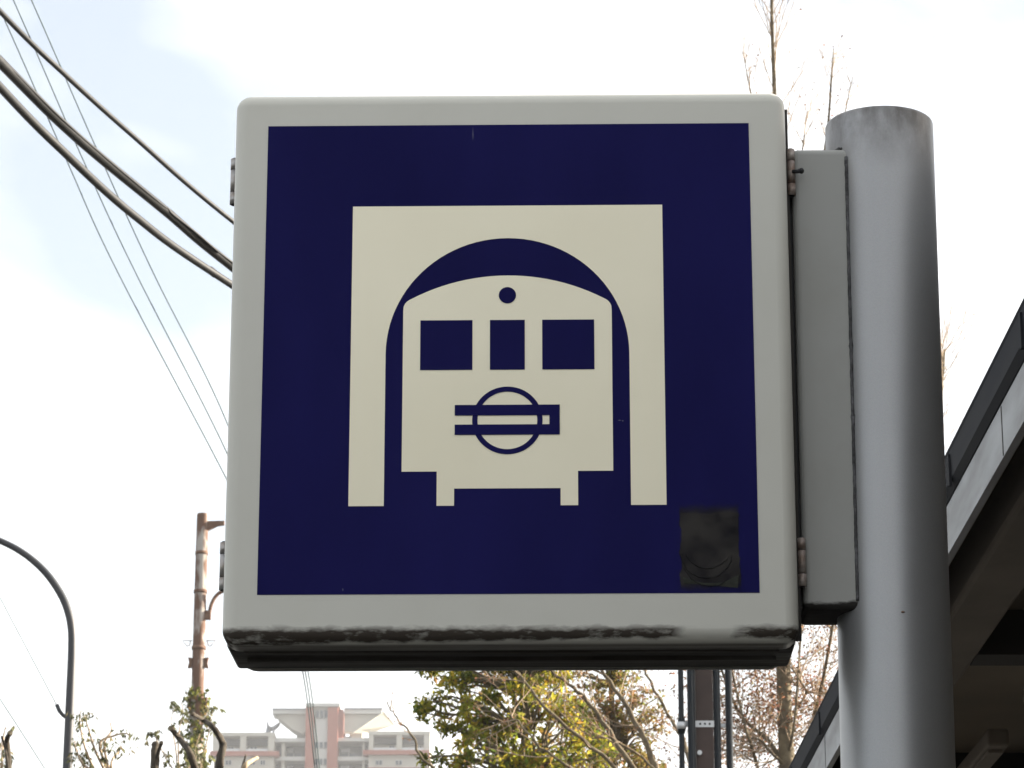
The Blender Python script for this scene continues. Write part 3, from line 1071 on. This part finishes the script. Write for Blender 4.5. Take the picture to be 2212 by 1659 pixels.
def crown_tree(name, label, base, trunk_pts, trunk_r, lobes, pal, seed, clumps, per, leafL, group=None, bark='bark_dark', droop=0.4, tw=True):
    """trunk_pts: spline; lobes: (centre, radii) ellipsoids holding leaf clumps"""
    rg = random.Random(seed)
    root = thing(name, label, 'tree', base, group)
    wood, lv = MB(), MB()
    tp = spline(trunk_pts, 6)
    nT = len(tp)
    wood.tube(tp, [trunk_r * (1 - 0.75 * i / (nT - 1)) for i in range(nT)], 10)
    wt = [a[1][0] * a[1][1] * a[1][2] for a in lobes]
    fine = MB()
    for c in range(clumps):
        ce, ra = rg.choices(lobes, wt)[0]
        u = rdir(rg) * rg.random() ** 0.45
        q = ce + Vector((u.x * ra[0], u.y * ra[1], u.z * ra[2]))
        if tw:
            # limb to the clump from the trunk
            i = min(range(nT), key=lambda j: (tp[j] - (q - Vector((0, 0, .7 * ra[2])))).length)
            path = wiggle(tp[i], q, rg, 5, 0.07, 0.04)
            rr = min(trunk_r * .3, .02)
            fine.tube(path, [rr * (1 - .8 * j / 5) + .002 for j in range(6)], 4, cap=False)
        cr_ = (ra[0] + ra[2]) * 0.5 * rg.uniform(.16, .3)
        tone = pick(rg, pal)
        for l_ in range(int(per * rg.uniform(.6, 1.3))):
            o_ = rdir(rg) * (rg.random() ** .6) * cr_
            col = pick(rg, pal) if rg.random() < .45 else tuple(t_ * rg.uniform(.8, 1.2) for t_ in tone)
            d = (rdir(rg) + Vector((0, 0, -droop))).normalized()
            leaf(lv, q + o_, d, rdir(rg) + Vector((0, 0, .5)), leafL * rg.uniform(.5, 1.4), leafL * rg.uniform(.34, .66), col)
    adopt(wood.build('trunk', M[bark]), root)
    if tw:
        adopt(fine.build('limbs', M['bark']), root)
    o = adopt(lv.build('crown', M['leaf']), root)
    o['kind'] = 'stuff'
    return root, wood


GREEN = [(0.17, 0.18, 0.03, 4), (0.11, 0.135, 0.03, 2.5), (0.29, 0.27, 0.035, 3), (0.40, 0.33, 0.04, 2), (0.27, 0.18, 0.05, .8)]
BROWN = [(0.23, 0.16, 0.07, 3), (0.17, 0.14, 0.05, 2), (0.26, 0.15, 0.075, 2), (0.21, 0.20, 0.04, 1.5)]
RUST = [(0.20, 0.10, 0.06, 3), (0.15, 0.085, 0.045, 2), (0.22, 0.13, 0.08, 2), (0.13, 0.11, 0.045, 1), (0.25, 0.11, 0.09, .8)]

# green and yellow tree
TY = 30.0
mpp = TY / .985 / FPX


def E(px, py, rx, rz, Y, ry=None):
    m_ = Y / .985 / FPX
    return (at(px, py, Y), (rx * m_, (ry if ry else rx) * m_, rz * m_))


t1b = at(1130, 1560, TY)
crown_tree('broadleaf_tree', 'leafy tree with green and yellow leaves hanging just below the sign box', (t1b.x, TY, 0),
           [(t1b.x + .1, TY, 0), (t1b.x, TY + .1, 2.5), (t1b.x + .1, TY, 5), at(1130, 1500, TY)], 0.12,
           [E(985, 1490, 95, 110, TY), E(1080, 1440, 130, 120, TY), E(1060, 1580, 120, 100, TY), E(1170, 1560, 130, 150, TY), E(960, 1680, 85, 75, TY), E(1120, 1720, 200, 120, TY), E(1200, 1400, 120, 120, TY), E(1290, 1640, 90, 110, TY)],
           GREEN, 11, 185, 58, 0.070)
# brown leaved tree behind
BY = 36.0
t6 = at(1330, 1600, BY)
crown_tree('brown_leaved_tree', 'tree with withered brown and olive leaves behind the bare branches', (t6.x, BY, 0),
           [(t6.x, BY, 0), (t6.x + .1, BY, 4), at(1320, 1480, BY)], 0.13,
           [E(1290, 1500, 110, 90, BY), E(1250, 1600, 110, 110, BY), E(1370, 1560, 75, 110, BY), E(1400, 1650, 75, 75, BY), E(1300, 1700, 170, 90, BY), E(1330, 1400, 80, 90, BY)],
           BROWN, 12, 210, 56, 0.058)

# bare cherry tree with long slanting branches
rg = random.Random(21)
HY = 26.0
hb = at(1560, 1900, HY)
ch = thing('bare_cherry_tree', 'bare tree with long slanting leafless branches between the leafy tree and the brown post', 'tree', (hb.x, HY, 0))
wood, fine = MB(), MB()
fork = at(1500, 1850, HY)
wood.tube(spline([(hb.x + .15, HY, 0), (hb.x + .1, HY, 2.5), fork], 6), [0.16 - .005 * i for i in range(13)], 12)
limbs = [
    ([(1500, 1850), (1366, 1657), (1272, 1519), (1202, 1459), (1110, 1380)], 0.030, 0),
    ([(1500, 1850), (1323, 1654), (1205, 1557), (1124, 1459), (1080, 1390)], 0.024, -.4),
    ([(1500, 1850), (1418, 1657), (1367, 1551), (1307, 1459), (1250, 1370)], 0.036, .4),
    ([(1500, 1850), (1490, 1640), (1450, 1559), (1396, 1457), (1370, 1380)], 0.026, .8),
    ([(1500, 1850), (1300, 1700), (1180, 1625), (1120, 1560), (1090, 1540)], 0.018, -.8),
    ([(1500, 1850), (1150, 1800), (932, 1657), (890, 1590), (856, 1551), (836, 1515)], 0.018, -1.2),
    ([(1500, 1850), (1440, 1690), (1330, 1600), (1270, 1590), (1210, 1540)], 0.016, .2),
]
tips = []
for i, (px_, r_, dy) in enumerate(limbs):
    pts = spline([at(x, y, HY + dy * min(1, j / 2)) for j, (x, y) in enumerate(px_)], 6)
    n_ = len(pts)
    pts = [q + (rdir(rg) * .012 if 2 < j < n_ - 1 else Vector()) for j, q in enumerate(pts)]
    wood.tube(pts, [r_ * (0.95 - 0.7 * j / (n_ - 1)) for j in range(n_)], 8)
    for j in range(5, n_ - 1, 1):
        if i == 5 and (j < 12 or rg.random() < .55):
            continue
        if i != 5 and rg.random() < .45:
            continue
        for _ in range(1):
            d = (pts[j + 1] - pts[j]).normalized()
            s_ = rdir(rg)
            nd_ = (d * .55 + (s_ - d * s_.dot(d)) * .8).normalized()
            twigs(fine, pts[j], nd_, rg.uniform(.2, .65) if i != 5 else rg.uniform(.06, .16), 0.0052, 2 if i != 5 else 0, rg, tips, (2, 3), .75, .05, .62)
adopt(wood.build('trunk', M['bark']), ch)
adopt(fine.build('twigs', M['twig']), ch)['kind'] = 'stuff'
bud = MB()
for p, d, lv in tips:
    for _ in range(2):
        leaf(bud, p + rdir(rg) * .008, rdir(rg), rdir(rg), .02, .011, pick(rg, RUST))
adopt(bud.build('buds', M['leaf']), ch)['kind'] = 'stuff'

# slender tall tree behind the sign: trunk lit from the right, rusty leaves low down, bare leader above
rg = random.Random(33)
SY = 25.0
sb = at(1697, 1560, SY)
sl_ = thing('slender_tree', 'tall slender tree whose bare leader rises above the sign box, rusty leaves lower down', 'tree', (sb.x, SY, 0))
wood, fine, lv = MB(), MB(), MB()
tr = [(1706, 1900), (1700, 1659), (1696, 1560), (1693, 1455), (1688, 1000), (1680, 500), (1673, 200), (1668, 60), (1666, -60), (1662, -200)]
tpts = [Vector((sb.x + .06, SY, 0))] + [at(x, y, SY) for x, y in tr]
tp = spline(tpts, 5)
rads = list(np.interp([q.z for q in tp], [0, 6.2, at(0, 200, SY).z, at(0, 0, SY).z, at(0, -200, SY).z], [0.10, 0.062, 0.0185, 0.014, 0.006]))
wood.tube(tp, rads, 12)
tips = []
# branches in the lower part
low = [
    ([(1690, 1650), (1660, 1600), (1600, 1545), (1560, 1450), (1540, 1380)], .018),
    ([(1637, 1700), (1637, 1659), (1610, 1570), (1583, 1458), (1570, 1390)], .014),
    ([(1700, 1640), (1716, 1560), (1728, 1400), (1740, 1250)], .013),
    ([(1700, 1720), (1745, 1600), (1775, 1480), (1800, 1345), (1810, 1270)], .020),
    ([(1700, 1560), (1740, 1500), (1728, 1470), (1700, 1430)], .010),
    ([(1704, 1660), (1660, 1620), (1645, 1600), (1600, 1590)], .012),
    ([(1700, 1700), (1760, 1640), (1800, 1590), (1850, 1500)], .014),
]
for pix, r_ in low:
    pts = spline([at(x, y, SY + rg.uniform(-.35, .35) * (j > 0)) for j, (x, y) in enumerate(pix)], 6)
    n_ = len(pts)
    wood.tube(pts, [r_ * (1.2 - 0.8 * j / (n_ - 1)) for j in range(n_)], 7)
    for j in range(3, n_ - 1):
        for _ in range(1 + (j % 2)):
            d = (pts[j + 1] - pts[j]).normalized()
            s_ = rdir(rg)
            s_.y = abs(s_.y)
            twigs(fine, pts[j], (d * .5 + (s_ - d * s_.dot(d))).normalized(), rg.uniform(.25, .6), 0.0058, 2, rg, tips, (2, 3), .8, .1, .6)
# upper leader: fine ascending shoots
utips = []
for j in range(len(tp) - 1):
    if tp[j].z < at(0, 900, SY).z:
        continue
    for _ in range(2):
        s_ = rdir(rg)
        s_.z = 0
        s_.normalize()
        twigs(fine, tp[j], (Vector((0, 0, 1.15)) + s_ * .62).normalized(), rg.uniform(.35, .95), 0.0046, 2, rg, utips, (2, 3), .42, .25, .6, wob=.1)
for pix, r_ in (([(1684, 700), (1750, 500), (1785, 300), (1796, 170), (1801, 105)], .015), ([(1684, 640), (1715, 470), (1735, 310), (1745, 230)], .010),
                ([(1682, 560), (1650, 330), (1620, 190), (1604, 110)], .009), ([(1684, 650), (1790, 420), (1822, 260), (1842, 165)], .009)):
    pts = spline([at(x, y, SY + rg.uniform(-.3, .3) * (i_ > 0)) for i_, (x, y) in enumerate(pix)], 5)
    n_ = len(pts)
    wood.tube(pts, [r_ * (1.2 - 0.85 * j / (n_ - 1)) for j in range(n_)], 6)
    for j in range(2, n_ - 1):
        for _ in range(2):
            s_ = rdir(rg)
            d = (pts[j + 1] - pts[j]).normalized()
            twigs(fine, pts[j], (d + s_ * .6).normalized(), rg.uniform(.15, .42), 0.0032, 1, rg, utips, (2, 3), .45, .25, .6, wob=.1)
for p, d, l_ in tips:
    for _ in range(2):
        leaf(lv, p + rdir(rg) * .05, rdir(rg) + Vector((0, 0, -.3)), rdir(rg), rg.uniform(.024, .042), rg.uniform(.013, .022), pick(rg, RUST))
for c in range(95):
    q = at(rg.uniform(1590, 1840), rg.uniform(1440, 1800), SY + rg.uniform(.5, 2.6))
    for _ in range(34):
        leaf(lv, q + rdir(rg) * .14 * rg.random(), rdir(rg), rdir(rg), rg.uniform(.024, .042), rg.uniform(.013, .022), pick(rg, RUST))
for p, d, l_ in utips:
    if rg.random() < .1:
        leaf(lv, p, rdir(rg), rdir(rg), .03, .016, pick(rg, RUST))
adopt(wood.build('trunk', M['bark']), sl_)
adopt(fine.build('twigs', M['twig']), sl_)['kind'] = 'stuff'
adopt(lv.build('crown', M['leaf']), sl_)['kind'] = 'stuff'

# bare crown seen between the pole and the canopy
rg = random.Random(40)
QY = 40.0
qb = at(2030, 1200, QY)
qt = thing('bare_tree', 'far bare tree with fine twigs showing between the silver pole and the canopy', 'tree', (qb.x, QY, 0))
wood, fine = MB(), MB()
wp = spline([(qb.x, QY, 0), (qb.x, QY, 6), at(2030, 1000, QY), at(2040, 760, QY)], 6)
wood.tube(wp, [0.13 - .115 * i / (len(wp) - 1) for i in range(len(wp))], 10)
tips = []
for j in range(9, len(wp)):
    for _ in range(5):
        s_ = rdir(rg)
        s_.z = abs(s_.z) * .4
        twigs(fine, wp[j], (Vector((0, 0, .9)) + s_).normalized(), rg.uniform(.5, 1.0), 0.0065, 3, rg, tips, (2, 3), .55, .2, .62, wob=.13)
adopt(wood.build('trunk', M['bark']), qt)
adopt(fine.build('twigs', M['twig']), qt)['kind'] = 'stuff'

# ------------------------------------------------------------------ pollarded street trees at the lower left
rg = random.Random(50)


def stub_tree(label, basepx, forkpx, limbs, Y, seed):
    rg = random.Random(seed)
    b = at(basepx, 1800, Y)
    root = thing('pollarded_tree', label, 'tree', (b.x, Y, 0), None)
    fk = at(*forkpx, Y)
    w_ = MB()
    w_.tube(spline([(b.x, Y, 0), (b.x + .03, Y, fk.z * .55), fk], 6), [0.13 - .004 * i for i in range(13)], 12)
    adopt(w_.build('trunk', M['bark_dark']), root)
    for pix, r0, r1, m_ in limbs:
        pts = spline([fk] + [at(x, y, Y + (rg.uniform(-.2, .2) if i_ else 0)) for i_, (x, y) in enumerate(pix)], 7)
        n_ = len(pts)
        rr = [.78 * (r0 + (r1 - r0) * j / (n_ - 1)) * rg.uniform(.93, 1.08) for j in range(n_)]
        rr[-1] *= 1.22
        rr[-2] *= 1.2
        lo = MB().tube(pts, rr, 10)
        l_ = adopt(lo.build('limb', M[m_]), root)
        d = (pts[-1] - pts[-2]).normalized()
        adopt2(MB().tube([pts[-1] - d * .004, pts[-1] + d * .006], [rr[-1] * .93, rr[-1] * .85], 10).build('cut_face', M['cutwood'] if m_ != 'bark_dark' else M['bark']), l_, root)
    return root


VY = 20.0
stub_tree('pollarded tree with several dark sawn off limbs in front of the apartment block', 430, (430, 1820), [
    ([(345, 1720), (334, 1640), (336, 1606)], .05, .027, 'bark_dark'),
    ([(345, 1720), (340, 1640), (349, 1604)], .03, .013, 'bark_dark'),
    ([(428, 1700), (412, 1632), (388, 1596), (369, 1573)], .04, .019, 'bark_dark'),
    ([(468, 1690), (475, 1640), (481, 1608), (462, 1573), (440, 1556), (414, 1541)], .046, .014, 'bark_dark'),
    ([(472, 1690), (478, 1640), (484, 1606)], .026, .019, 'bark_dark'),
    ([(515, 1690), (529, 1655), (541, 1645), (555, 1637)], .03, .013, 'cutwood'),
    ([(515, 1690), (524, 1655), (531, 1632)], .02, .006, 'bark_dark'),
], VY, 5)
stub_tree('single dark sawn off trunk stub left of the street lamp', 18, (18, 1760), [
    ([(18, 1700), (18, 1640), (15, 1600), (22, 1583)], .034, .019, 'bark_dark'),
    ([(16, 1650), (9, 1610), (4, 1592)], .012, .009, 'bark_dark'),
], VY, 6)

# leafy sprays
SPRAY = [(0.11, 0.12, 0.06, 3), (0.15, 0.15, 0.07, 2), (0.09, 0.095, 0.06, 2), (0.18, 0.15, 0.08, 1)]


def sapling(label, basepx, Y, shoots, seed, leafL, ball=6):
    rg = random.Random(seed)
    b = at(basepx, 1750, Y)
    root = thing('young_tree', label, 'tree', (b.x, Y, 0))
    w_, lv = MB(), MB()
    fk = at(basepx, 1760, Y)
    w_.tube([Vector((b.x, Y, 0)), Vector((b.x, Y, fk.z * .6)), fk], [.05, .035, .022], 8)
    for pix in shoots:
        pts = spline([fk] + [at(x, y, Y + rg.uniform(-.15, .15)) for x, y in pix], 6)
        n_ = len(pts)
        w_.tube(pts, [.014 * (1 - .85 * j / (n_ - 1)) + .0015 for j in range(n_)], 5)
        for j in range(9, n_):
            for _ in range(1 if rg.random() < .5 else 0):
                s_ = rdir(rg)
                e = pts[j] + (s_ + Vector((0, 0, .1))) * rg.uniform(.04, .14)
                w_.tube([pts[j], pts[j].lerp(e, .5) + Vector((0, 0, .02)), e], [.0025, .002, .0015], 3, cap=False)
                for _ in range(rg.randint(4, ball + 3)):
                    d = (rdir(rg) * .7 + Vector((0, 0, -.8))).normalized()
                    leaf(lv, e + rdir(rg) * .03, d, rdir(rg), leafL * rg.uniform(.7, 1.2), leafL * rg.uniform(.3, .45), pick(rg, SPRAY))
    adopt(w_.build('trunk', M['twig']), root)
    adopt(lv.build('crown', M['leaf']), root)['kind'] = 'stuff'


sapling('young tree with sparse drooping leaves beside the street lamp shaft', 235, 24.0, [
    [(215, 1690), (185, 1620), (172, 1560), (175, 1535)], [(235, 1690), (205, 1620), (190, 1570), (182, 1545)], [(240, 1690), (225, 1610), (240, 1580), (238, 1560)],
    [(240, 1690), (215, 1610), (245, 1590), (275, 1585), (280, 1600)], [(225, 1700), (180, 1650), (165, 1620), (160, 1600)], [(250, 1700), (240, 1650), (255, 1625), (262, 1615)], [(215, 1705), (190, 1680), (180, 1655), (170, 1640)]], 61, .052)
sapling('young tree with small leaves close to the rusty utility pole', 395, 40.0, [
    [(385, 1690), (380, 1620), (370, 1560), (378, 1525)], [(400, 1690), (420, 1620), (440, 1560), (452, 1525)], [(395, 1700), (360, 1640), (335, 1590), (342, 1580)],
    [(390, 1700), (385, 1600), (395, 1540), (392, 1520)], [(420, 1690), (445, 1610), (455, 1555), (458, 1540)]], 62, .095)
sapling('young leafy shoots rising past the single sawn off stub', 12, 24.0, [[(6, 1700), (4, 1640), (8, 1590), (12, 1570)], [(2, 1700), (-4, 1660), (-2, 1630), (4, 1600)]], 63, .06)
sapling('young leafy shoots between the sawn off limbs', 412, 22.0, [[(408, 1720), (414, 1670), (418, 1645), (424, 1636)], [(415, 1720), (420, 1690), (432, 1660), (436, 1650)]], 64, .06)

# ivy on the utility pole
rg = random.Random(70)
iv = MB()
IVY = [(0.14, 0.15, 0.04, 3), (0.09, 0.11, 0.03, 2), (0.22, 0.19, 0.06, 1.5), (0.2, 0.14, 0.07, 1)]
for _ in range(1500):
    py = 1700 - 215 * rg.random() ** 1.35
    a = rg.uniform(0, 2 * math.pi)
    wv = .55 + .45 * math.sin(py * .05 + a * 2)
    if rg.random() > wv:
        continue
    r_ = .14 + rg.random() ** 2 * .11
    p = Vector((ub.x + r_ * math.cos(a), UY + r_ * math.sin(a), uz(py)))
    leaf(iv, p, (rdir(rg) + Vector((0, 0, -.6))).normalized(), Vector((math.cos(a), math.sin(a), .3)), rg.uniform(.07, .12), rg.uniform(.05, .08), pick(rg, IVY))
o = adopt(iv.build('ivy', M['leaf']), up)
o['kind'] = 'stuff'

# ------------------------------------------------------------------ far apartment tower
DY = 500.0
ab = at(694, 1600, DY)
apt = thing('apartment_tower', 'far cream apartment block with a red central tower and flared roof wings', 'building', (ab.x, DY, 0))


def BX(zx):
    return at(426.7 + .23148 * zx, 1600, DY).x


def BZ(zy):
    return at(694, 1408.1 + .23148 * zy, DY).z


def bpart(name, m, *boxes, parent=None):
    """boxes: zx0, zx1, y0, y1, zy_top, zy_bottom (picture units of one close study)"""
    mb = MB()
    for a, b, y0, y1, t_, u in boxes:
        mb.box(BX(a), BX(b), DY + y0, DY + y1, BZ(u), BZ(t_))
    o = mb.build(name, m)
    return adopt(o, apt) if parent is None else adopt2(o, parent, apt)


GZ = 6000   # far below: replaced by ground level
FLOOR = 155
mb = MB().box(BX(1090), BX(1215), DY - .6, DY + 8, 0, BZ(525))
core = adopt(mb.build('stair_tower', M['b_white']), apt)
for a, b in ((1010, 1090), (1215, 1310)):
    adopt(MB().box(BX(a), BX(b), DY - 1.2, DY + 10, 0, BZ(527)).build('red_wall', M['b_red']), apt)
adopt(MB().box(BX(1310.5), BX(1352), DY + .8, DY + 9.5, BZ(800), BZ(530)).build('red_wall', M['b_red']), apt)
bpart('tower_cap', M['b_white'], (1006, 1330, -1.5, 10.2, 495, 524.5))
bpart('roof_post', M['b_red'], (1180, 1194, 2, 3, 482, 495))
bpart('roof_post', M['b_red'], (1208, 1222, 2, 3, 482, 495))
for top_ in (555, 850, 1005, 1160, 1315, 1470):
    h_ = 70 if top_ == 555 else 56
    for a in (1102, 1143, 1184):
        wn = bpart('window', M['b_frame'], (a - 3, a + 31, -.75, -.62, top_ - 3, top_ + h_ + 3))
        bpart('pane', M['b_glass'], (a, a + 28, -.8, -.755, top_, top_ + h_), parent=wn)


def zxz(p):
    return [(BX(a), BZ(b)) for a, b in p]


# left flared roof wing
adopt(MB().prism(zxz([(697, 560), (1008, 560), (1008, 742), (985, 745), (905, 690)]), DY + 1, DY + 3).build('roof_wing', M['b_wall']), apt)
adopt(MB().prism(zxz([(697, 545), (697, 560), (905, 692), (985, 747), (985, 762), (880, 716), (740, 606)]), DY + .5, DY + 5).build('roof_wing_slab', M['b_wall']), apt)
bpart('roof_edge', M['b_white'], (693, 1008, .4, 5.2, 536, 572))
bpart('roof_edge', M['b_grey'], (692, 1009, .2, 5.4, 524, 535.5))
# right flared roof wing
adopt(MB().prism(zxz([(1362, 560), (1718, 560), (1700, 580), (1440, 735), (1362, 735)]), DY + 1, DY + 3).build('roof_wing', M['b_wall']), apt)
adopt(MB().prism(zxz([(1440, 736), (1718, 556), (1736, 552), (1446, 752)]), DY + .6, DY + 8, back=zxz([(1570, 667), (1810, 602), (1822, 597), (1580, 680)])).build('roof_wing_slab', M['b_wall']), apt)
bpart('roof_edge', M['b_white'], (1362, 1712, .4, 3.4, 532, 572))
bpart('roof_edge', M['b_grey'], (1362, 1722, .2, 3.6, 520, 531.5))
bpart('penthouse', M['b_wall'], (1402, 1520, 5, 12, 660, 805))
bpart('penthouse', M['b_wall'], (905, 1000, 5, 12, 700, 805))
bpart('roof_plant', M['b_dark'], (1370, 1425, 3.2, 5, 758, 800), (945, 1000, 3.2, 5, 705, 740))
# roof parapets of the recessed middle
bpart('parapet', M['b_white'], (716, 1009, 0, 14, 804, 840))
bpart('parapet', M['b_white'], (1311, 1598, 0, 14, 802, 834))
# recessed middle bays, storey by storey
for (x0, x1) in ((722, 1009), (1311, 1600)):
    adopt(MB().box(BX(x0), BX(x1), DY + 4.0, DY + 14, 0, BZ(842)).build('recessed_wall', M['b_dark']), apt)  # dark colour carries the shade of the recess
    for s_ in range(5):
        o_ = s_ * FLOOR
        bpart('balcony_slab', M['b_white'], (x0, x1, .2, 4, 975 + o_, 1012 + o_))
        left = x0 < 1000
        a, b = (x0 + 62, x0 + 92) if left else (x1 - 62, x1 - 40)
        bpart('bay_column', M['b_wall'], (a, b, .6, 4, 842 + o_ if s_ == 0 else 1012 + o_ - FLOOR, 975 + o_))
        pa, pb = (x0 + 96, x1 - 60) if left else (x0 + 10, x1 - 120)
        wn = bpart('window', M['b_glass'], (pa, pb, 3.9, 3.99, 905 + o_, 972 + o_))
        bpart('window_frame', M['b_frame'], ((pa + pb) / 2 - 3, (pa + pb) / 2 + 3, 3.82, 3.89, 905 + o_, 972 + o_), parent=wn)
        bpart('blind', M['b_rail'], (pa + 4, pb - 70, 3.7, 3.88, 868 + o_, 903 + o_))
# side wings with framed loggias
for wi, (x0, x1, top_, cols, red, opens) in enumerate((
        (150, 721, 768, ((150, 245), (405, 460), (665, 721)), (945, 988), ((245, 405), (460, 665))),
        (1601, 2170, 757, ((1601, 1645), (1860, 1910), (2115, 2170)), (935, 976), ((1645, 1860), (1910, 2115))))):
    adopt(MB().box(BX(x0), BX(x1), DY + 1.8, DY + 16, 0, BZ(top_ + 4)).build('wing_wall', M['b_wall']), apt)
    bpart('wing_roof', M['b_wall'], (x0 - 2, x1 + 2, -1.5, 16.2, top_, top_ + 33))
    for a, b in cols:
        bpart('loggia_column', M['b_wall'], (a, b, -1.4, 1.8, top_ + 33, red[0]))
    xr0, xr1 = (130, 768) if wi == 0 else (1548, 2170)
    bpart('red_band', M['b_red'], (xr0, xr1, -1.9, 1.9, red[0], red[1]))
    for a, b in opens:
        bpart('loggia_recess', M['b_dark'], (a, b, 1.2, 1.7, top_ + 33, top_ + 92))  # dark sheet standing in for shade at the top of the loggia
        bpart('balustrade', M['b_rail'], (a, b, -1.2, -1.05, red[0] - 28, red[0]))
        for wx in ((a + 25, a + 90), ) if wi == 0 else ((b - 75, b - 25), ):
            wn = bpart('window', M['b_frame'], (*wx, 1.6, 1.75, red[0] - 75, red[0] - 22))
            bpart('pane', M['b_glass'], (wx[0] + 4, (wx[0] + wx[1]) / 2 - 3, 1.5, 1.58, red[0] - 71, red[0] - 25), parent=wn)
            bpart('pane', M['b_glass'], ((wx[0] + wx[1]) / 2 + 3, wx[1] - 4, 1.5, 1.58, red[0] - 71, red[0] - 25), parent=wn)
        for q in range(4):
            xq = a + 8 + (b - a - 20) * q / 3
            bpart('rail_post', M['b_frame'], (xq, xq + 4, -1.26, -1.21, red[0] - 32, red[0]))
        bpart('air_conditioner', M['b_white'], ((a + b) / 2 + 8, (a + b) / 2 + 34, 0.3, 0.9, red[0] - 46, red[0] - 24))
    # lower storeys
    lx0, lx1 = (160, 721) if wi == 0 else (1601, 2165)
    adopt(MB().box(BX(lx0), BX(lx1), DY - 1.0, DY + 1.79, 0, BZ(red[1])).build('lower_wall', M['b_wall']), apt)
    for s_ in range(4):
        o_ = s_ * FLOOR
        for (a, b) in (((490, 550), (596, 642), (270, 330)) if wi == 0 else ((1664, 1732), (1850, 1915))):
            wn = bpart('window', M['b_frame'], (a, b, -1.12, -1.001, 1022 + o_, 1068 + o_))
            bpart('pane', M['b_glass'], (a + 4, (a + b) / 2 - 3, -1.2, -1.125, 1026 + o_, 1064 + o_), parent=wn)
            bpart('pane', M['b_glass'], ((a + b) / 2 + 3, b - 4, -1.2, -1.125, 1026 + o_, 1064 + o_), parent=wn)
        bpart('storey_band', M['b_red'], (lx0 - 5, lx1 + 5, -1.3, -1.001, red[1] + 115 + o_, red[1] + 130 + o_))
# rooftop maintenance crane at the left
cr_ = thing('rooftop_crane', 'small dark maintenance crane on the left roof of the apartment block', 'crane', (BX(655), DY + 4, BZ(768)))
for nm, q in (('base', [(603, 757), (705, 757), (700, 742), (612, 742)]), ('mast', [(618, 742), (640, 742), (660, 690), (655, 655), (632, 655), (622, 700)]),
              ('arm', [(640, 672), (690, 662), (748, 622), (740, 640), (700, 682), (645, 690)]), ('leg', [(682, 742), (700, 742), (694, 680), (686, 680)]), ('head', [(628, 655), (640, 655), (637, 618), (632, 618)])):
    o = MB().prism(zxz(q), DY + 3, DY + 5).build(nm, M['b_grey'])
    adopt(o, cr_)
adopt(MB().box(BX(608), BX(700), DY + 3, DY + 5, BZ(768), BZ(757)).build('rail', M['b_grey']), cr_)

# ------------------------------------------------------------------ thin haze in the air
hm = bpy.data.materials.new('haze')
hm.use_nodes = True
hm.node_tree.nodes.clear()
ho = hm.node_tree.nodes.new('ShaderNodeOutputMaterial')
hv = hm.node_tree.nodes.new('ShaderNodeVolumePrincipled')
hv.inputs['Color'].default_value = (0.92, 0.95, 1.0, 1)
hv.inputs['Density'].default_value = 0.0003
hv.inputs['Anisotropy'].default_value = 0.3
hm.node_tree.links.new(hv.outputs[0], ho.inputs['Volume'])
hz = MB().box(-900, 900, -60, 900, -1, 125).build('haze', hm)
hz['kind'] = 'stuff'
